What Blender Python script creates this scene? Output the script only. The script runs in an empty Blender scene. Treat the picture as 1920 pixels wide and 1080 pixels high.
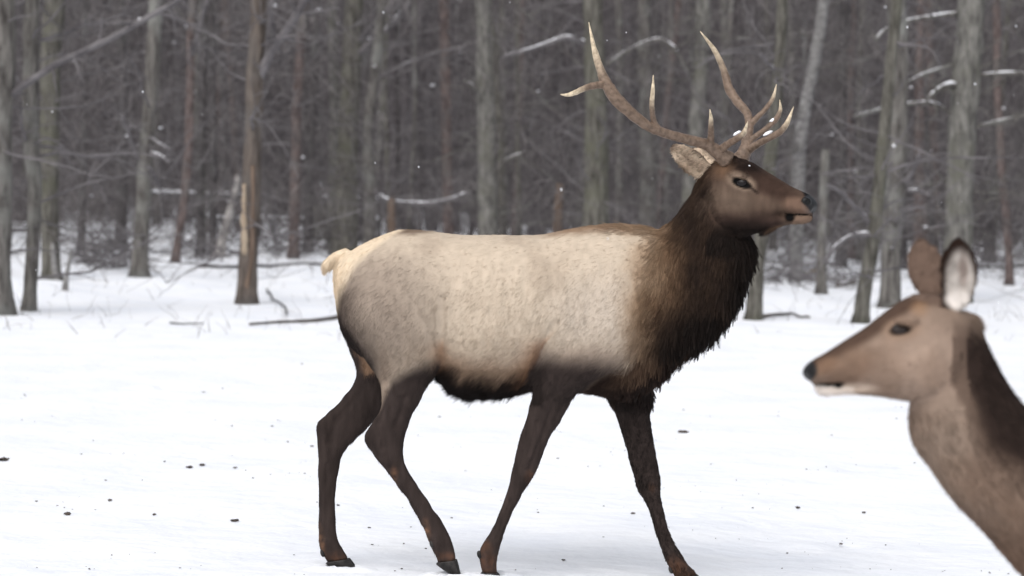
import bpy, bmesh, math, random
import numpy as np
from mathutils import Vector, Matrix, noise as mnoise
from mathutils.bvhtree import BVHTree
from mathutils.kdtree import KDTree
R = math.radians
rng = np.random.default_rng(7)
random.seed(7)
scene = bpy.context.scene
COL = scene.collection

# ------------------------------------------------------------------ camera
W, H, FPX = 1920.0, 1080.0, 5333.0          # photo size and focal length in photo pixels (100 mm on 36 mm)
CAM = np.array([0.0, 0.0, 1.6])
HORIZON = 340.0
PITCH = math.atan((540.0 - HORIZON) / FPX)
cam_d = bpy.data.cameras.new('camera'); cam = bpy.data.objects.new('camera', cam_d); COL.objects.link(cam)
cam_d.sensor_width = 36.0; cam_d.lens = 100.0; cam_d.clip_end = 3000; cam_d.clip_start = 0.1
cam.location = CAM; cam.rotation_euler = (R(90) - PITCH, 0, 0)
scene.camera = cam
cam_d.dof.use_dof = True; cam_d.dof.focus_distance = 11.15; cam_d.dof.aperture_fstop = 4.0

# ------------------------------------------------------------------ overcast sky, one soft sun, exposure
SUN_EL, SUN_AZ = R(52), R(205)              # azimuth from +Y clockwise: behind the camera, a little to the left
world = bpy.data.worlds.new('World'); scene.world = world; world.use_nodes = True
wn = world.node_tree.nodes; wl = world.node_tree.links
bg = wn['Background']
sky = wn.new('ShaderNodeTexSky'); sky.sky_type = 'NISHITA'; sky.sun_disc = False
sky.sun_elevation = SUN_EL; sky.sun_rotation = SUN_AZ
sky.air_density = 1.0; sky.dust_density = 4.0; sky.ozone_density = 1.0
hs = wn.new('ShaderNodeHueSaturation'); hs.inputs['Saturation'].default_value = 0.28
wl.new(sky.outputs[0], hs.inputs['Color']); wl.new(hs.outputs[0], bg.inputs['Color'])
bg.inputs['Strength'].default_value = 0.11
sd = bpy.data.lights.new('sun', 'SUN'); sd.energy = 0.7; sd.angle = R(80); sd.color = (1.0, 0.975, 0.95)
sun = bpy.data.objects.new('sun', sd); COL.objects.link(sun)
sdir = Vector((math.sin(SUN_AZ) * math.cos(SUN_EL), math.cos(SUN_AZ) * math.cos(SUN_EL), math.sin(SUN_EL)))
sun.rotation_euler = sdir.to_track_quat('Z', 'Y').to_euler(); sun.location = (0, 0, 30)
vs = scene.view_settings
vs.view_transform = 'Standard'; vs.look = 'None'; vs.gamma = 1.0; vs.use_curve_mapping = False
vs.exposure = 0.64
scene.cycles.use_denoising = True
scene.cycles.use_adaptive_sampling = True; scene.cycles.adaptive_threshold = 0.006
scene.cycles.max_bounces = 8; scene.cycles.diffuse_bounces = 3
scene.cycles_curves.shape = 'RIBBONS'

# ------------------------------------------------------------------ helpers
cP, sP = math.cos(PITCH), math.sin(PITCH)
def ray(px, py):
    """direction of the sight line through a photo pixel"""
    x = (px - 960.0) / FPX; v = -(py - 540.0) / FPX
    return np.array([x, cP + v * sP, -sP + v * cP])
def project(p):
    """world points (N,3) to photo pixels"""
    q = p - CAM
    d = q[:, 1] * cP - q[:, 2] * sP
    v = q[:, 1] * sP + q[:, 2] * cP
    return 960 + q[:, 0] / d * FPX, 540 - v / d * FPX
def at_depth(px, py, y):
    d = ray(px, py); return CAM + d * (y / d[1])
def srgb(r, g, b):
    c = np.array([r, g, b], float) / 255.0
    return np.where(c <= 0.04045, c / 12.92, ((c + 0.055) / 1.055) ** 2.4)
def ss(a, b, x):
    t = np.clip((x - a) / (b - a), 0, 1); return t * t * (3 - 2 * t)

def _hash(i, j, k):
    h = (i * 374761393 + j * 668265263 + k * 2147483647 + 974634777) & 0xFFFFFFFF
    h = ((h ^ (h >> 13)) * 1274126177) & 0xFFFFFFFF
    h = ((h ^ (h >> 15)) * 2246822519) & 0xFFFFFFFF
    return ((h ^ (h >> 16)) & 0xFFFF) / 32767.5 - 1.0
def vnoise(P, s, off=0.0):
    """smooth value noise, about -1 to 1, two octaves"""
    P = np.asarray(P, float); tot = 0
    for sc, am in ((s, 0.75), (s * 2.1, 0.4)):
        q = P * sc + np.array([off, off * 0.37 + 11.3, 5.7]); i = np.floor(q).astype(np.int64); f = q - i; f = f * f * (3 - 2 * f); r = 0
        for a in (0, 1):
            for b in (0, 1):
                for c in (0, 1):
                    w = (f[:, 0] if a else 1 - f[:, 0]) * (f[:, 1] if b else 1 - f[:, 1]) * (f[:, 2] if c else 1 - f[:, 2])
                    r = r + w * _hash(i[:, 0] + a, i[:, 1] + b, i[:, 2] + c)
        tot = tot + r * am
    return tot
def ground_z(x, y, fine=True):
    x = np.asarray(x, float); y = np.asarray(y, float)
    z = -0.03 * 40 * np.tanh(x / 40.0)
    z = z + 0.008 * np.sin(x * 1.3 + 0.4 * y) * np.sin(y * 0.8 + 1.0) + 0.006 * np.sin(x * 3.1 - y * 1.1 + 2)
    far = ss(28, 40, y)
    z = z + far * (0.05 * np.sin(x * 0.9 + 1.3) * np.sin(y * 0.55) + 0.035 * np.sin(x * 2.1 + y * 0.9) + 0.02 * np.sin(x * 4.7 - y * 2.1))
    z = z + 0.03 * np.exp(-((y - 33 - 0.12 * x) / 1.6) ** 2)          # low drift along the wood's edge
    if not fine: return z
    Q = np.stack([np.broadcast_to(x, z.shape), np.broadcast_to(y, z.shape), z * 0], -1).reshape(-1, 3)
    near = (np.abs(x) < 16) * ss(3, 5, y) * (1 - ss(65, 75, y))
    z = z + near * (0.014 * vnoise(Q * [1, 0.5, 1], 1.5) + 0.006 * vnoise(Q * [1, .6, 1], 5.0, 9.0)).reshape(z.shape)
    return z
def on_ground(px, py):
    d = ray(px, py); t = -CAM[2] / d[2]
    for i in range(14):
        p = CAM + d * t; t = 0.5 * t + 0.5 * (float(ground_z(p[0], p[1], i > 11)) - CAM[2]) / d[2]
    return CAM + d * t

ORG = {}
def tag(o, label=None, category=None, group=None, kind=None):
    if label: o['label'] = label
    if category: o['category'] = category
    if group: o['group'] = group
    if kind: o['kind'] = kind
    return o
def empty(name, loc, label, category, group=None):
    o = bpy.data.objects.new(name, None); COL.objects.link(o)
    o.location = loc; o.empty_display_size = 0.1; ORG[o] = np.array(loc, float)
    return tag(o, label, category, group)
def mesh_obj(name, verts, faces, mat, parent=None, origin=None, smooth=True):
    verts = np.asarray(verts, float)
    org = ORG[parent] if parent is not None else (np.zeros(3) if origin is None else np.array(origin, float))
    me = bpy.data.meshes.new(name)
    me.from_pydata((verts - org).tolist(), [], faces if isinstance(faces, list) else faces.tolist())
    if smooth: me.polygons.foreach_set('use_smooth', [True] * len(me.polygons))
    me.update(); me.materials.append(mat)
    o = bpy.data.objects.new(name, me); COL.objects.link(o)
    if parent is not None: o.parent = parent
    else: o.location = org
    ORG[o] = org
    return o

def quick_mesh(name, V, Fq, m):
    me = bpy.data.meshes.new(name); V = np.ascontiguousarray(V, np.float32); Fq = np.ascontiguousarray(Fq, np.int32)
    me.vertices.add(len(V)); me.vertices.foreach_set('co', V.ravel())
    me.loops.add(Fq.size); me.loops.foreach_set('vertex_index', Fq.ravel())
    me.polygons.add(len(Fq)); me.polygons.foreach_set('loop_start', np.arange(0, Fq.size, 4, dtype=np.int32))
    me.polygons.foreach_set('use_smooth', np.ones(len(Fq), bool))
    me.update(calc_edges=True); me.materials.append(m)
    o = bpy.data.objects.new(name, me); COL.objects.link(o); return o
def mat(name, col=(0.5, 0.5, 0.5), rough=0.8, spec=0.3):
    m = bpy.data.materials.new(name); m.use_nodes = True
    b = m.node_tree.nodes['Principled BSDF']
    b.inputs['Base Color'].default_value = (*col, 1); b.inputs['Roughness'].default_value = rough
    b.inputs['Specular IOR Level'].default_value = spec
    return m
def N(m, t, **kw):
    n = m.node_tree.nodes.new(t)
    for k, v in kw.items(): setattr(n, k, v)
    return n
def noisy_mat(name, c1, c2, scale=(6, 6, 6), rough=0.9, bump=0.3, detail=6, c3=None, scale3=2.0, spec=0.2, dist=0.02, lo=0.35, hi=0.65):
    m = mat(name, c1, rough, spec); L = m.node_tree.links; b = m.node_tree.nodes['Principled BSDF']
    tc = N(m, 'ShaderNodeTexCoord'); mp = N(m, 'ShaderNodeMapping'); mp.inputs['Scale'].default_value = scale
    L.new(tc.outputs['Object'], mp.inputs['Vector'])
    nz = N(m, 'ShaderNodeTexNoise'); nz.inputs['Scale'].default_value = 1.0; nz.inputs['Detail'].default_value = detail; nz.inputs['Roughness'].default_value = 0.65
    L.new(mp.outputs[0], nz.inputs['Vector'])
    rp = N(m, 'ShaderNodeValToRGB'); rp.color_ramp.elements[0].position = lo; rp.color_ramp.elements[1].position = hi
    rp.color_ramp.elements[0].color = (*c1, 1); rp.color_ramp.elements[1].color = (*c2, 1)
    L.new(nz.outputs[0], rp.inputs[0]); out = rp.outputs[0]
    if c3 is not None:
        n3 = N(m, 'ShaderNodeTexNoise'); n3.inputs['Scale'].default_value = scale3; n3.inputs['Detail'].default_value = 4
        L.new(tc.outputs['Object'], n3.inputs['Vector'])
        r3 = N(m, 'ShaderNodeValToRGB'); r3.color_ramp.elements[0].position = 0.5; r3.color_ramp.elements[1].position = 0.66
        L.new(n3.outputs[0], r3.inputs[0])
        mx = N(m, 'ShaderNodeMixRGB'); mx.inputs[2].default_value = (*c3, 1)
        L.new(r3.outputs[0], mx.inputs[0]); L.new(out, mx.inputs[1]); out = mx.outputs[0]
    L.new(out, b.inputs['Base Color'])
    bp = N(m, 'ShaderNodeBump'); bp.inputs['Strength'].default_value = bump; bp.inputs['Distance'].default_value = dist
    L.new(nz.outputs[0], bp.inputs['Height']); L.new(bp.outputs[0], b.inputs['Normal'])
    return m
def attr_mat(name, attr, rough=0.8, spec=0.15, bump=None):
    m = mat(name, (0.5, 0.5, 0.5), rough, spec); L = m.node_tree.links; b = m.node_tree.nodes['Principled BSDF']
    a = N(m, 'ShaderNodeAttribute', attribute_name=attr)
    L.new(a.outputs['Color'], b.inputs['Base Color'])
    if bump:
        mr = N(m, 'ShaderNodeMapRange'); mr.inputs['To Min'].default_value = 0.42; mr.inputs['To Max'].default_value = rough
        L.new(a.outputs['Alpha'], mr.inputs['Value']); L.new(mr.outputs[0], b.inputs['Roughness'])
        ms = N(m, 'ShaderNodeMapRange'); ms.inputs['To Min'].default_value = 0.28; ms.inputs['To Max'].default_value = spec
        L.new(a.outputs['Alpha'], ms.inputs['Value']); L.new(ms.outputs[0], b.inputs['Specular IOR Level'])
        tc = N(m, 'ShaderNodeTexCoord'); nz = N(m, 'ShaderNodeTexNoise')
        nz.inputs['Scale'].default_value = bump[0]; nz.inputs['Detail'].default_value = 3
        L.new(tc.outputs['Object'], nz.inputs['Vector'])
        bp = N(m, 'ShaderNodeBump'); bp.inputs['Strength'].default_value = bump[1]; bp.inputs['Distance'].default_value = 0.004
        L.new(nz.outputs[0], bp.inputs['Height']); L.new(bp.outputs[0], b.inputs['Normal'])
    return m

def catmull(P, k):
    """resample control rows with a Catmull-Rom spline, k pieces per span"""
    P = np.asarray(P, float); n = len(P); out = []
    E = np.vstack([2 * P[0] - P[1], P, 2 * P[-1] - P[-2]])
    for i in range(n - 1):
        a, b, c, d = E[i], E[i + 1], E[i + 2], E[i + 3]
        for j in range(k):
            t = j / k
            out.append(0.5 * (2 * b + (c - a) * t + (2 * a - 5 * b + 4 * c - d) * t * t + (3 * b - a - 3 * c + d) * t ** 3))
    out.append(P[-1]); return np.array(out)
def tube(pts, rad, n=8, cap=True, twist=None, rough=0.0, rs=None, squash=1.0):
    """verts, faces of a tapered tube through pts"""
    pts = np.asarray(pts, float); rad = np.asarray(rad, float); m = len(pts)
    T = np.gradient(pts, axis=0); T /= np.linalg.norm(T, axis=1)[:, None] + 1e-12
    ref = np.array([0.0, 1.0, 0.0]) if abs(T[0][1]) < 0.9 else np.array([1.0, 0, 0])
    V = []; U = ref - T[0] * (ref @ T[0]); U /= np.linalg.norm(U)
    a = np.linspace(0, 2 * np.pi, n, endpoint=False)
    for i in range(m):
        U = U - T[i] * (U @ T[i]); U /= np.linalg.norm(U) + 1e-12
        B = np.cross(T[i], U)
        r = rad[i] * np.ones(n)
        if rough and rs is not None: r = r * (1 + rough * rs.normal(size=n))
        V.append(pts[i] + np.outer(np.cos(a) * r, U) + np.outer(np.sin(a) * r * squash, B))
    V = np.vstack(V); F = []
    for i in range(m - 1):
        for j in range(n):
            k = (j + 1) % n
            F.append([i * n + j, i * n + k, (i + 1) * n + k, (i + 1) * n + j])
    if cap:
        F.append(list(range(n))[::-1]); F.append([(m - 1) * n + j for j in range(n)])
    return V, F
def blob(c, r, ax=None, n=14, m=9):
    """ellipsoid; r = three radii along the rows of ax"""
    ax = np.eye(3) if ax is None else ax; V = [c + ax[2] * r[2]]; F = []
    for i in range(1, m):
        ph = math.pi * i / m
        for j in range(n):
            t = 2 * math.pi * j / n
            V.append(c + ax[0] * r[0] * math.sin(ph) * math.cos(t) + ax[1] * r[1] * math.sin(ph) * math.sin(t) + ax[2] * r[2] * math.cos(ph))
    V.append(c - ax[2] * r[2]); e = len(V) - 1
    for j in range(n):
        F.append([0, 1 + j, 1 + (j + 1) % n]); F.append([e, 1 + (m - 2) * n + (j + 1) % n, 1 + (m - 2) * n + j])
        for i in range(m - 2):
            a = 1 + i * n + j; b = 1 + i * n + (j + 1) % n; F.append([a, a + n, b + n, b])
    return np.array(V), F
class MB:
    def __init__(s): s.v = []; s.f = []; s.n = 0
    def add(s, V, F):
        V = np.asarray(V, float); s.v.append(V); s.f += [[i + s.n for i in f] for f in F]; s.n += len(V)
    def build(s, name, m, parent=None, origin=None, smooth=True):
        return mesh_obj(name, np.vstack(s.v), s.f, m, parent, origin, smooth)

# ------------------------------------------------------------------ snow field (structure)
def build_ground():
    ys = np.concatenate([np.linspace(-20, 3, 12), np.linspace(3.4, 9, 40), np.linspace(9.05, 26, 300), np.linspace(26.2, 75, 190), np.geomspace(76, 900, 40)])
    xs = np.concatenate([-np.geomspace(600, 14, 26), -np.linspace(13.6, 5.1, 60), np.linspace(-5, 5, 190), np.linspace(5.1, 13.6, 60), np.geomspace(14, 600, 26)])
    X, Y = np.meshgrid(xs, ys); Z = ground_z(X, Y)
    g2 = np.random.default_rng(31); prints = []
    for k in range(9):                                                # faint old tracks
        p = np.array([g2.uniform(-4, 4), g2.uniform(12, 30)]); a = g2.uniform(-0.5, 0.5) + (math.pi if k % 2 else 0)
        for j in range(16):
            p = p + 0.42 * np.array([math.cos(a), math.sin(a)]); a += g2.normal(scale=0.12)
            prints.append((p[0] + g2.normal(scale=0.05), p[1] + (0.09 if j % 2 else -0.09), g2.uniform(0.05, 0.09), g2.uniform(0.012, 0.035)))
    for k in range(150): prints.append((g2.uniform(-6, 6), 11 + 22 * g2.random() ** 1.3, g2.uniform(0.05, 0.16), g2.uniform(-0.022, 0.022)))
    for x0, y0, r_, d_ in prints:
        iy = np.where(np.abs(ys - y0) < 4 * r_)[0]; ix = np.where(np.abs(xs - x0) < 4 * r_)[0]
        if len(iy) and len(ix):
            sl = np.ix_(iy, ix); rr_ = np.hypot(X[sl] - x0, Y[sl] - y0) / r_
            Z[sl] += -d_ * np.exp(-rr_ ** 2) + 0.35 * d_ * np.exp(-((rr_ - 1.5) / 0.5) ** 2)
    V = np.stack([X, Y, Z], -1).reshape(-1, 3); nx = len(xs)
    i_, j_ = np.meshgrid(np.arange(len(ys) - 1), np.arange(nx - 1), indexing='ij'); b0 = (i_ * nx + j_).ravel()
    F = np.stack([b0, b0 + 1, b0 + nx + 1, b0 + nx], 1)
    m = mat('snow', (0.84, 0.86, 0.90), 0.75, 0.15); L = m.node_tree.links; b = m.node_tree.nodes['Principled BSDF']
    tc = N(m, 'ShaderNodeTexCoord')
    n1 = N(m, 'ShaderNodeTexNoise'); n1.inputs['Scale'].default_value = 7; n1.inputs['Detail'].default_value = 3; n1.inputs['Roughness'].default_value = 0.5
    L.new(tc.outputs['Object'], n1.inputs['Vector'])
    bp = N(m, 'ShaderNodeBump'); bp.inputs['Strength'].default_value = 0.4; bp.inputs['Distance'].default_value = 0.05
    L.new(n1.outputs[0], bp.inputs['Height']); L.new(bp.outputs[0], b.inputs['Normal'])
    n2 = N(m, 'ShaderNodeTexNoise'); n2.inputs['Scale'].default_value = 1.3; n2.inputs['Detail'].default_value = 5
    L.new(tc.outputs['Object'], n2.inputs['Vector'])
    rp = N(m, 'ShaderNodeValToRGB'); rp.color_ramp.elements[0].color = (0.80, 0.825, 0.875, 1); rp.color_ramp.elements[1].color = (0.86, 0.875, 0.905, 1)
    rp.color_ramp.elements[0].position = 0.35; rp.color_ramp.elements[1].position = 0.6
    L.new(n2.outputs[0], rp.inputs[0]); L.new(rp.outputs[0], b.inputs['Base Color'])
    o = quick_mesh('ground', V, F, m); ORG[o] = np.zeros(3); tag(o, 'flat white snow field running back into the bare wood', None, None, 'structure')
    return o
GROUND = build_ground()

M_SNOW = noisy_mat('lying_snow', (0.82, 0.84, 0.88), (0.88, 0.89, 0.92), (25, 25, 25), 0.8, 0.3)
BARK = {
    'grey':  noisy_mat('bark_grey', (0.048, 0.043, 0.040), (0.185, 0.174, 0.160), (16, 16, 3), bump=0.8, c3=(0.20, 0.20, 0.185), scale3=2.2, dist=0.03),
    'moss':  noisy_mat('bark_moss', (0.042, 0.039, 0.033), (0.160, 0.152, 0.132), (14, 14, 3), bump=0.8, c3=(0.105, 0.104, 0.078), scale3=1.6, dist=0.03),
    'pale':  noisy_mat('bark_pale', (0.068, 0.065, 0.060), (0.215, 0.208, 0.190), (14, 14, 4), bump=0.7, c3=(0.12, 0.117, 0.098), scale3=2.4, dist=0.025),
    'red':   noisy_mat('bark_red', (0.050, 0.038, 0.036), (0.19, 0.148, 0.138), (18, 18, 4), bump=0.8, c3=(0.14, 0.128, 0.122), scale3=2.0, dist=0.03),
    'brown': noisy_mat('bark_brown', (0.045, 0.037, 0.033), (0.165, 0.137, 0.118), (16, 16, 2.5), bump=0.9, c3=(0.13, 0.118, 0.108), scale3=1.5, dist=0.03),
    'dark':  noisy_mat('bark_dark', (0.045, 0.041, 0.042), (0.10, 0.092, 0.092), (16, 16, 3), bump=0.8, c3=(0.11, 0.108, 0.104), scale3=2.0, dist=0.03),
    'wood':  noisy_mat('bare_wood', (0.28, 0.21, 0.15), (0.46, 0.39, 0.30), (22, 22, 2), bump=0.6, dist=0.02),
    'rust':  noisy_mat('rusty_wood', (0.09, 0.064, 0.050), (0.185, 0.135, 0.104), (22, 22, 3), bump=0.6, dist=0.02),
    'birch': noisy_mat('bark_birch', (0.11, 0.105, 0.102), (0.30, 0.295, 0.29), (9, 9, 14), bump=0.5, dist=0.02),
    'ghost': noisy_mat('barkless_wood', (0.22, 0.20, 0.19), (0.46, 0.44, 0.42), (14, 14, 4), bump=0.5, dist=0.02),
    'twig':  noisy_mat('twig_bark', (0.085, 0.078, 0.082), (0.19, 0.178, 0.182), (3, 3, 3), bump=0.2),
    'under': noisy_mat('undergrowth_bark', (0.042, 0.036, 0.038), (0.26, 0.24, 0.238), (0.55, 0.55, 1.1), lo=0.40, hi=0.68, bump=0.2),
}

# ------------------------------------------------------------------ trees traced one by one
def wander(rs, start, d, length, r0, segs=5, droop=0.0, curl=0.25):
    p = np.array(start, float); d = np.array(d, float); d /= np.linalg.norm(d); pts = [p.copy()]
    for i in range(segs):
        d = d + rs.normal(scale=curl, size=3) + np.array([0, 0, -droop]); d /= np.linalg.norm(d)
        p = p + d * length / segs; pts.append(p.copy())
    return np.array(pts)

def trunk_path(pts_px, base):
    """photo points up the visible trunk, at the tree's own distance, then on to its full height"""
    out = [at_depth(px, py, base[1]) for px, py in pts_px]
    out[0] = base.copy(); return out

def make_tree(label, pts_px, w0, w1, bark, branches=(), full=True, seed=0, nrand=24, name='bare_tree', group=None, cat='tree', jag=False, base=None, extra=None):
    rs = np.random.default_rng(seed + 100)
    b = on_ground(*pts_px[0]) if base is None else np.array(base, float)
    b[2] = float(ground_z(b[0], b[1])) - 0.03
    k = b[1] / FPX
    path = trunk_path(pts_px, b)
    rad = list(np.linspace(w0, w1, len(path)) * k / 2)
    if full:                                                           # the part above the picture
        d = path[-1] - path[-2]; d /= np.linalg.norm(d); d = d * 0.6 + np.array([0, 0, 0.4])
        top = 11 + rs.uniform(0, 3); z = path[-1][2]
        n = 5
        for i in range(1, n + 1):
            path.append(path[-1] + d / d[2] * (top - z) / n + rs.normal(scale=0.08, size=3) * [1, 1, 0])
            rad.append(rad[len(rad) - 1] * 0.74)
    P = catmull(path, 5); rr = catmull(np.array(rad)[:, None], 5)[:, 0]
    rr = np.maximum(rr, 0.006)
    h = P[:, 2] - P[0, 2]
    rr = rr * (1 + 0.45 * np.exp(-h / 0.12)) * (1 + 0.05 * np.array([mnoise.noise((seed * 3.1, 0, z * 2.2)) for z in h]))
    P[1:-1] += np.array([[mnoise.noise((z * 1.3, seed, 1.0)), mnoise.noise((z * 1.3, seed, 5.0)), 0] for z in h[1:-1]]) * 0.02
    root = empty(name, b, label, cat, group)
    V, F = tube(P, rr, 14, True, rough=0.045, rs=rs)
    if jag:                                                            # splintered top
        V[-14:, 2] += rs.uniform(-0.02, 0.14, 14)
    mesh_obj('trunk', V, F, BARK[bark], root)
    br = MB(); sn = MB(); hb = hs_ = False
    for spec in branches:
        px, bw0, bw1, snow = spec[:4]
        out = spec[4] if len(spec) > 4 else -0.5
        pp = [at_depth(x, y, b[1] + out * i / max(1, len(px) - 1)) for i, (x, y) in enumerate(px)]
        pp = catmull(pp, 4); r = np.linspace(bw0, bw1, len(pp)) * k / 2
        Vl, Fl = tube(pp, r, 7, True, rough=0.06, rs=rs); tm = MB(); tm.add(Vl, Fl)
        for q in range(7):                                             # side twigs
            i = rs.integers(1, len(pp) - 1)
            tw = wander(rs, pp[i], rs.normal(size=3) * [1, 0.5, 0.8] + [0, 0, 0.1], rs.uniform(0.25, 0.8), 0.01, 5, 0.03)
            tm.add(*tube(tw, np.linspace(r[i] * 0.45, 0.003, len(tw)), 4, False))
        limb = tm.build('limb', BARK['twig'] if bark not in ('pale', 'birch') else BARK['grey'], root)
        if snow:
            m_ = len(pp); on = np.array([mnoise.noise((i * 0.37, seed, 2.0)) for i in range(m_)])
            rS = r * 0.95 * np.clip(0.6 + 0.75 * on, 0.08, 1) * np.minimum(1, np.minimum(np.arange(m_) + 0.3, m_ - np.arange(m_) - 0.7) / 2)
            mesh_obj('snow', *tube(pp + np.array([0, 0, 1]) * (r * 0.75)[:, None], np.maximum(rS * snow, 0.002), 7, True, rough=0.1, rs=rs), M_SNOW, limb)
    H_top = P[-1, 2] - P[0, 2]
    for q in range(nrand):
        i = rs.integers(len(P) // 8, len(P) - 1) if q % 3 == 0 else rs.integers(3, max(5, int(np.searchsorted(h, 6.0))) + 1) if full else rs.integers(len(P) // 3, len(P))
        i = min(int(i), len(P) - 1)
        a = rs.uniform(0, 2 * np.pi); L_ = rs.uniform(0.6, 2.2) * (1.0 if h[i] < 5 else 1.5)
        d = np.array([math.cos(a), math.sin(a), rs.uniform(-0.25, 0.75)])
        r0 = min(rr[i] * 0.3, rs.uniform(0.010, 0.022))
        w = wander(rs, P[i], d, L_, r0, 6, 0.02, 0.16)
        br.add(*tube(w, np.linspace(r0, 0.004, len(w)), 5, False)); hb = True
        for s_ in range(5):
            j = rs.integers(1, len(w)); t2 = wander(rs, w[j], d + rs.normal(scale=0.8, size=3), L_ * rs.uniform(0.25, 0.5), 0, 4, 0.02, 0.2)
            br.add(*tube(t2, np.linspace(r0 * 0.4, 0.003, len(t2)), 3, False))
        if rs.random() < 0.12:
            rb = rs.uniform(0.012, 0.032); Vb_, Fb_ = blob(w[rs.integers(0, 3)] + [0, 0, r0 * 0.5], (rb * 1.5, rb, rb), None, 8, 6)
            sn.add(Vb_ + rs.normal(scale=rb * 0.12, size=Vb_.shape), Fb_); hs_ = True
    if hb:
        cr = br.build('crown', BARK['twig'] if bark not in ('pale', 'birch') else BARK['grey'], root)
        cr['kind'] = 'stuff'
        if hs_: sn.build('snow', M_SNOW, cr)['kind'] = 'stuff'
    if extra: extra(root, b, k, rs)
    return root

def strip_patch(name, matname, px, w0, w1, dy):
    """a torn strip of bare wood lying on the trunk's face"""
    def f(root, b, k, rs):
        pp = catmull([at_depth(x, y, b[1] - dy) for x, y in px], 4)
        r = np.linspace(w0, w1, len(pp)) * k / 2 * (1 + 0.15 * rs.normal(size=len(pp)))
        V, F = tube(pp, np.maximum(r, 0.01), 8, True, rough=0.1, rs=rs)
        mesh_obj(name, V, F, BARK[matname], root)
    return f
def extras(*fs):
    def f(*a):
        for g in fs: g(*a)
    return f

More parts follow.
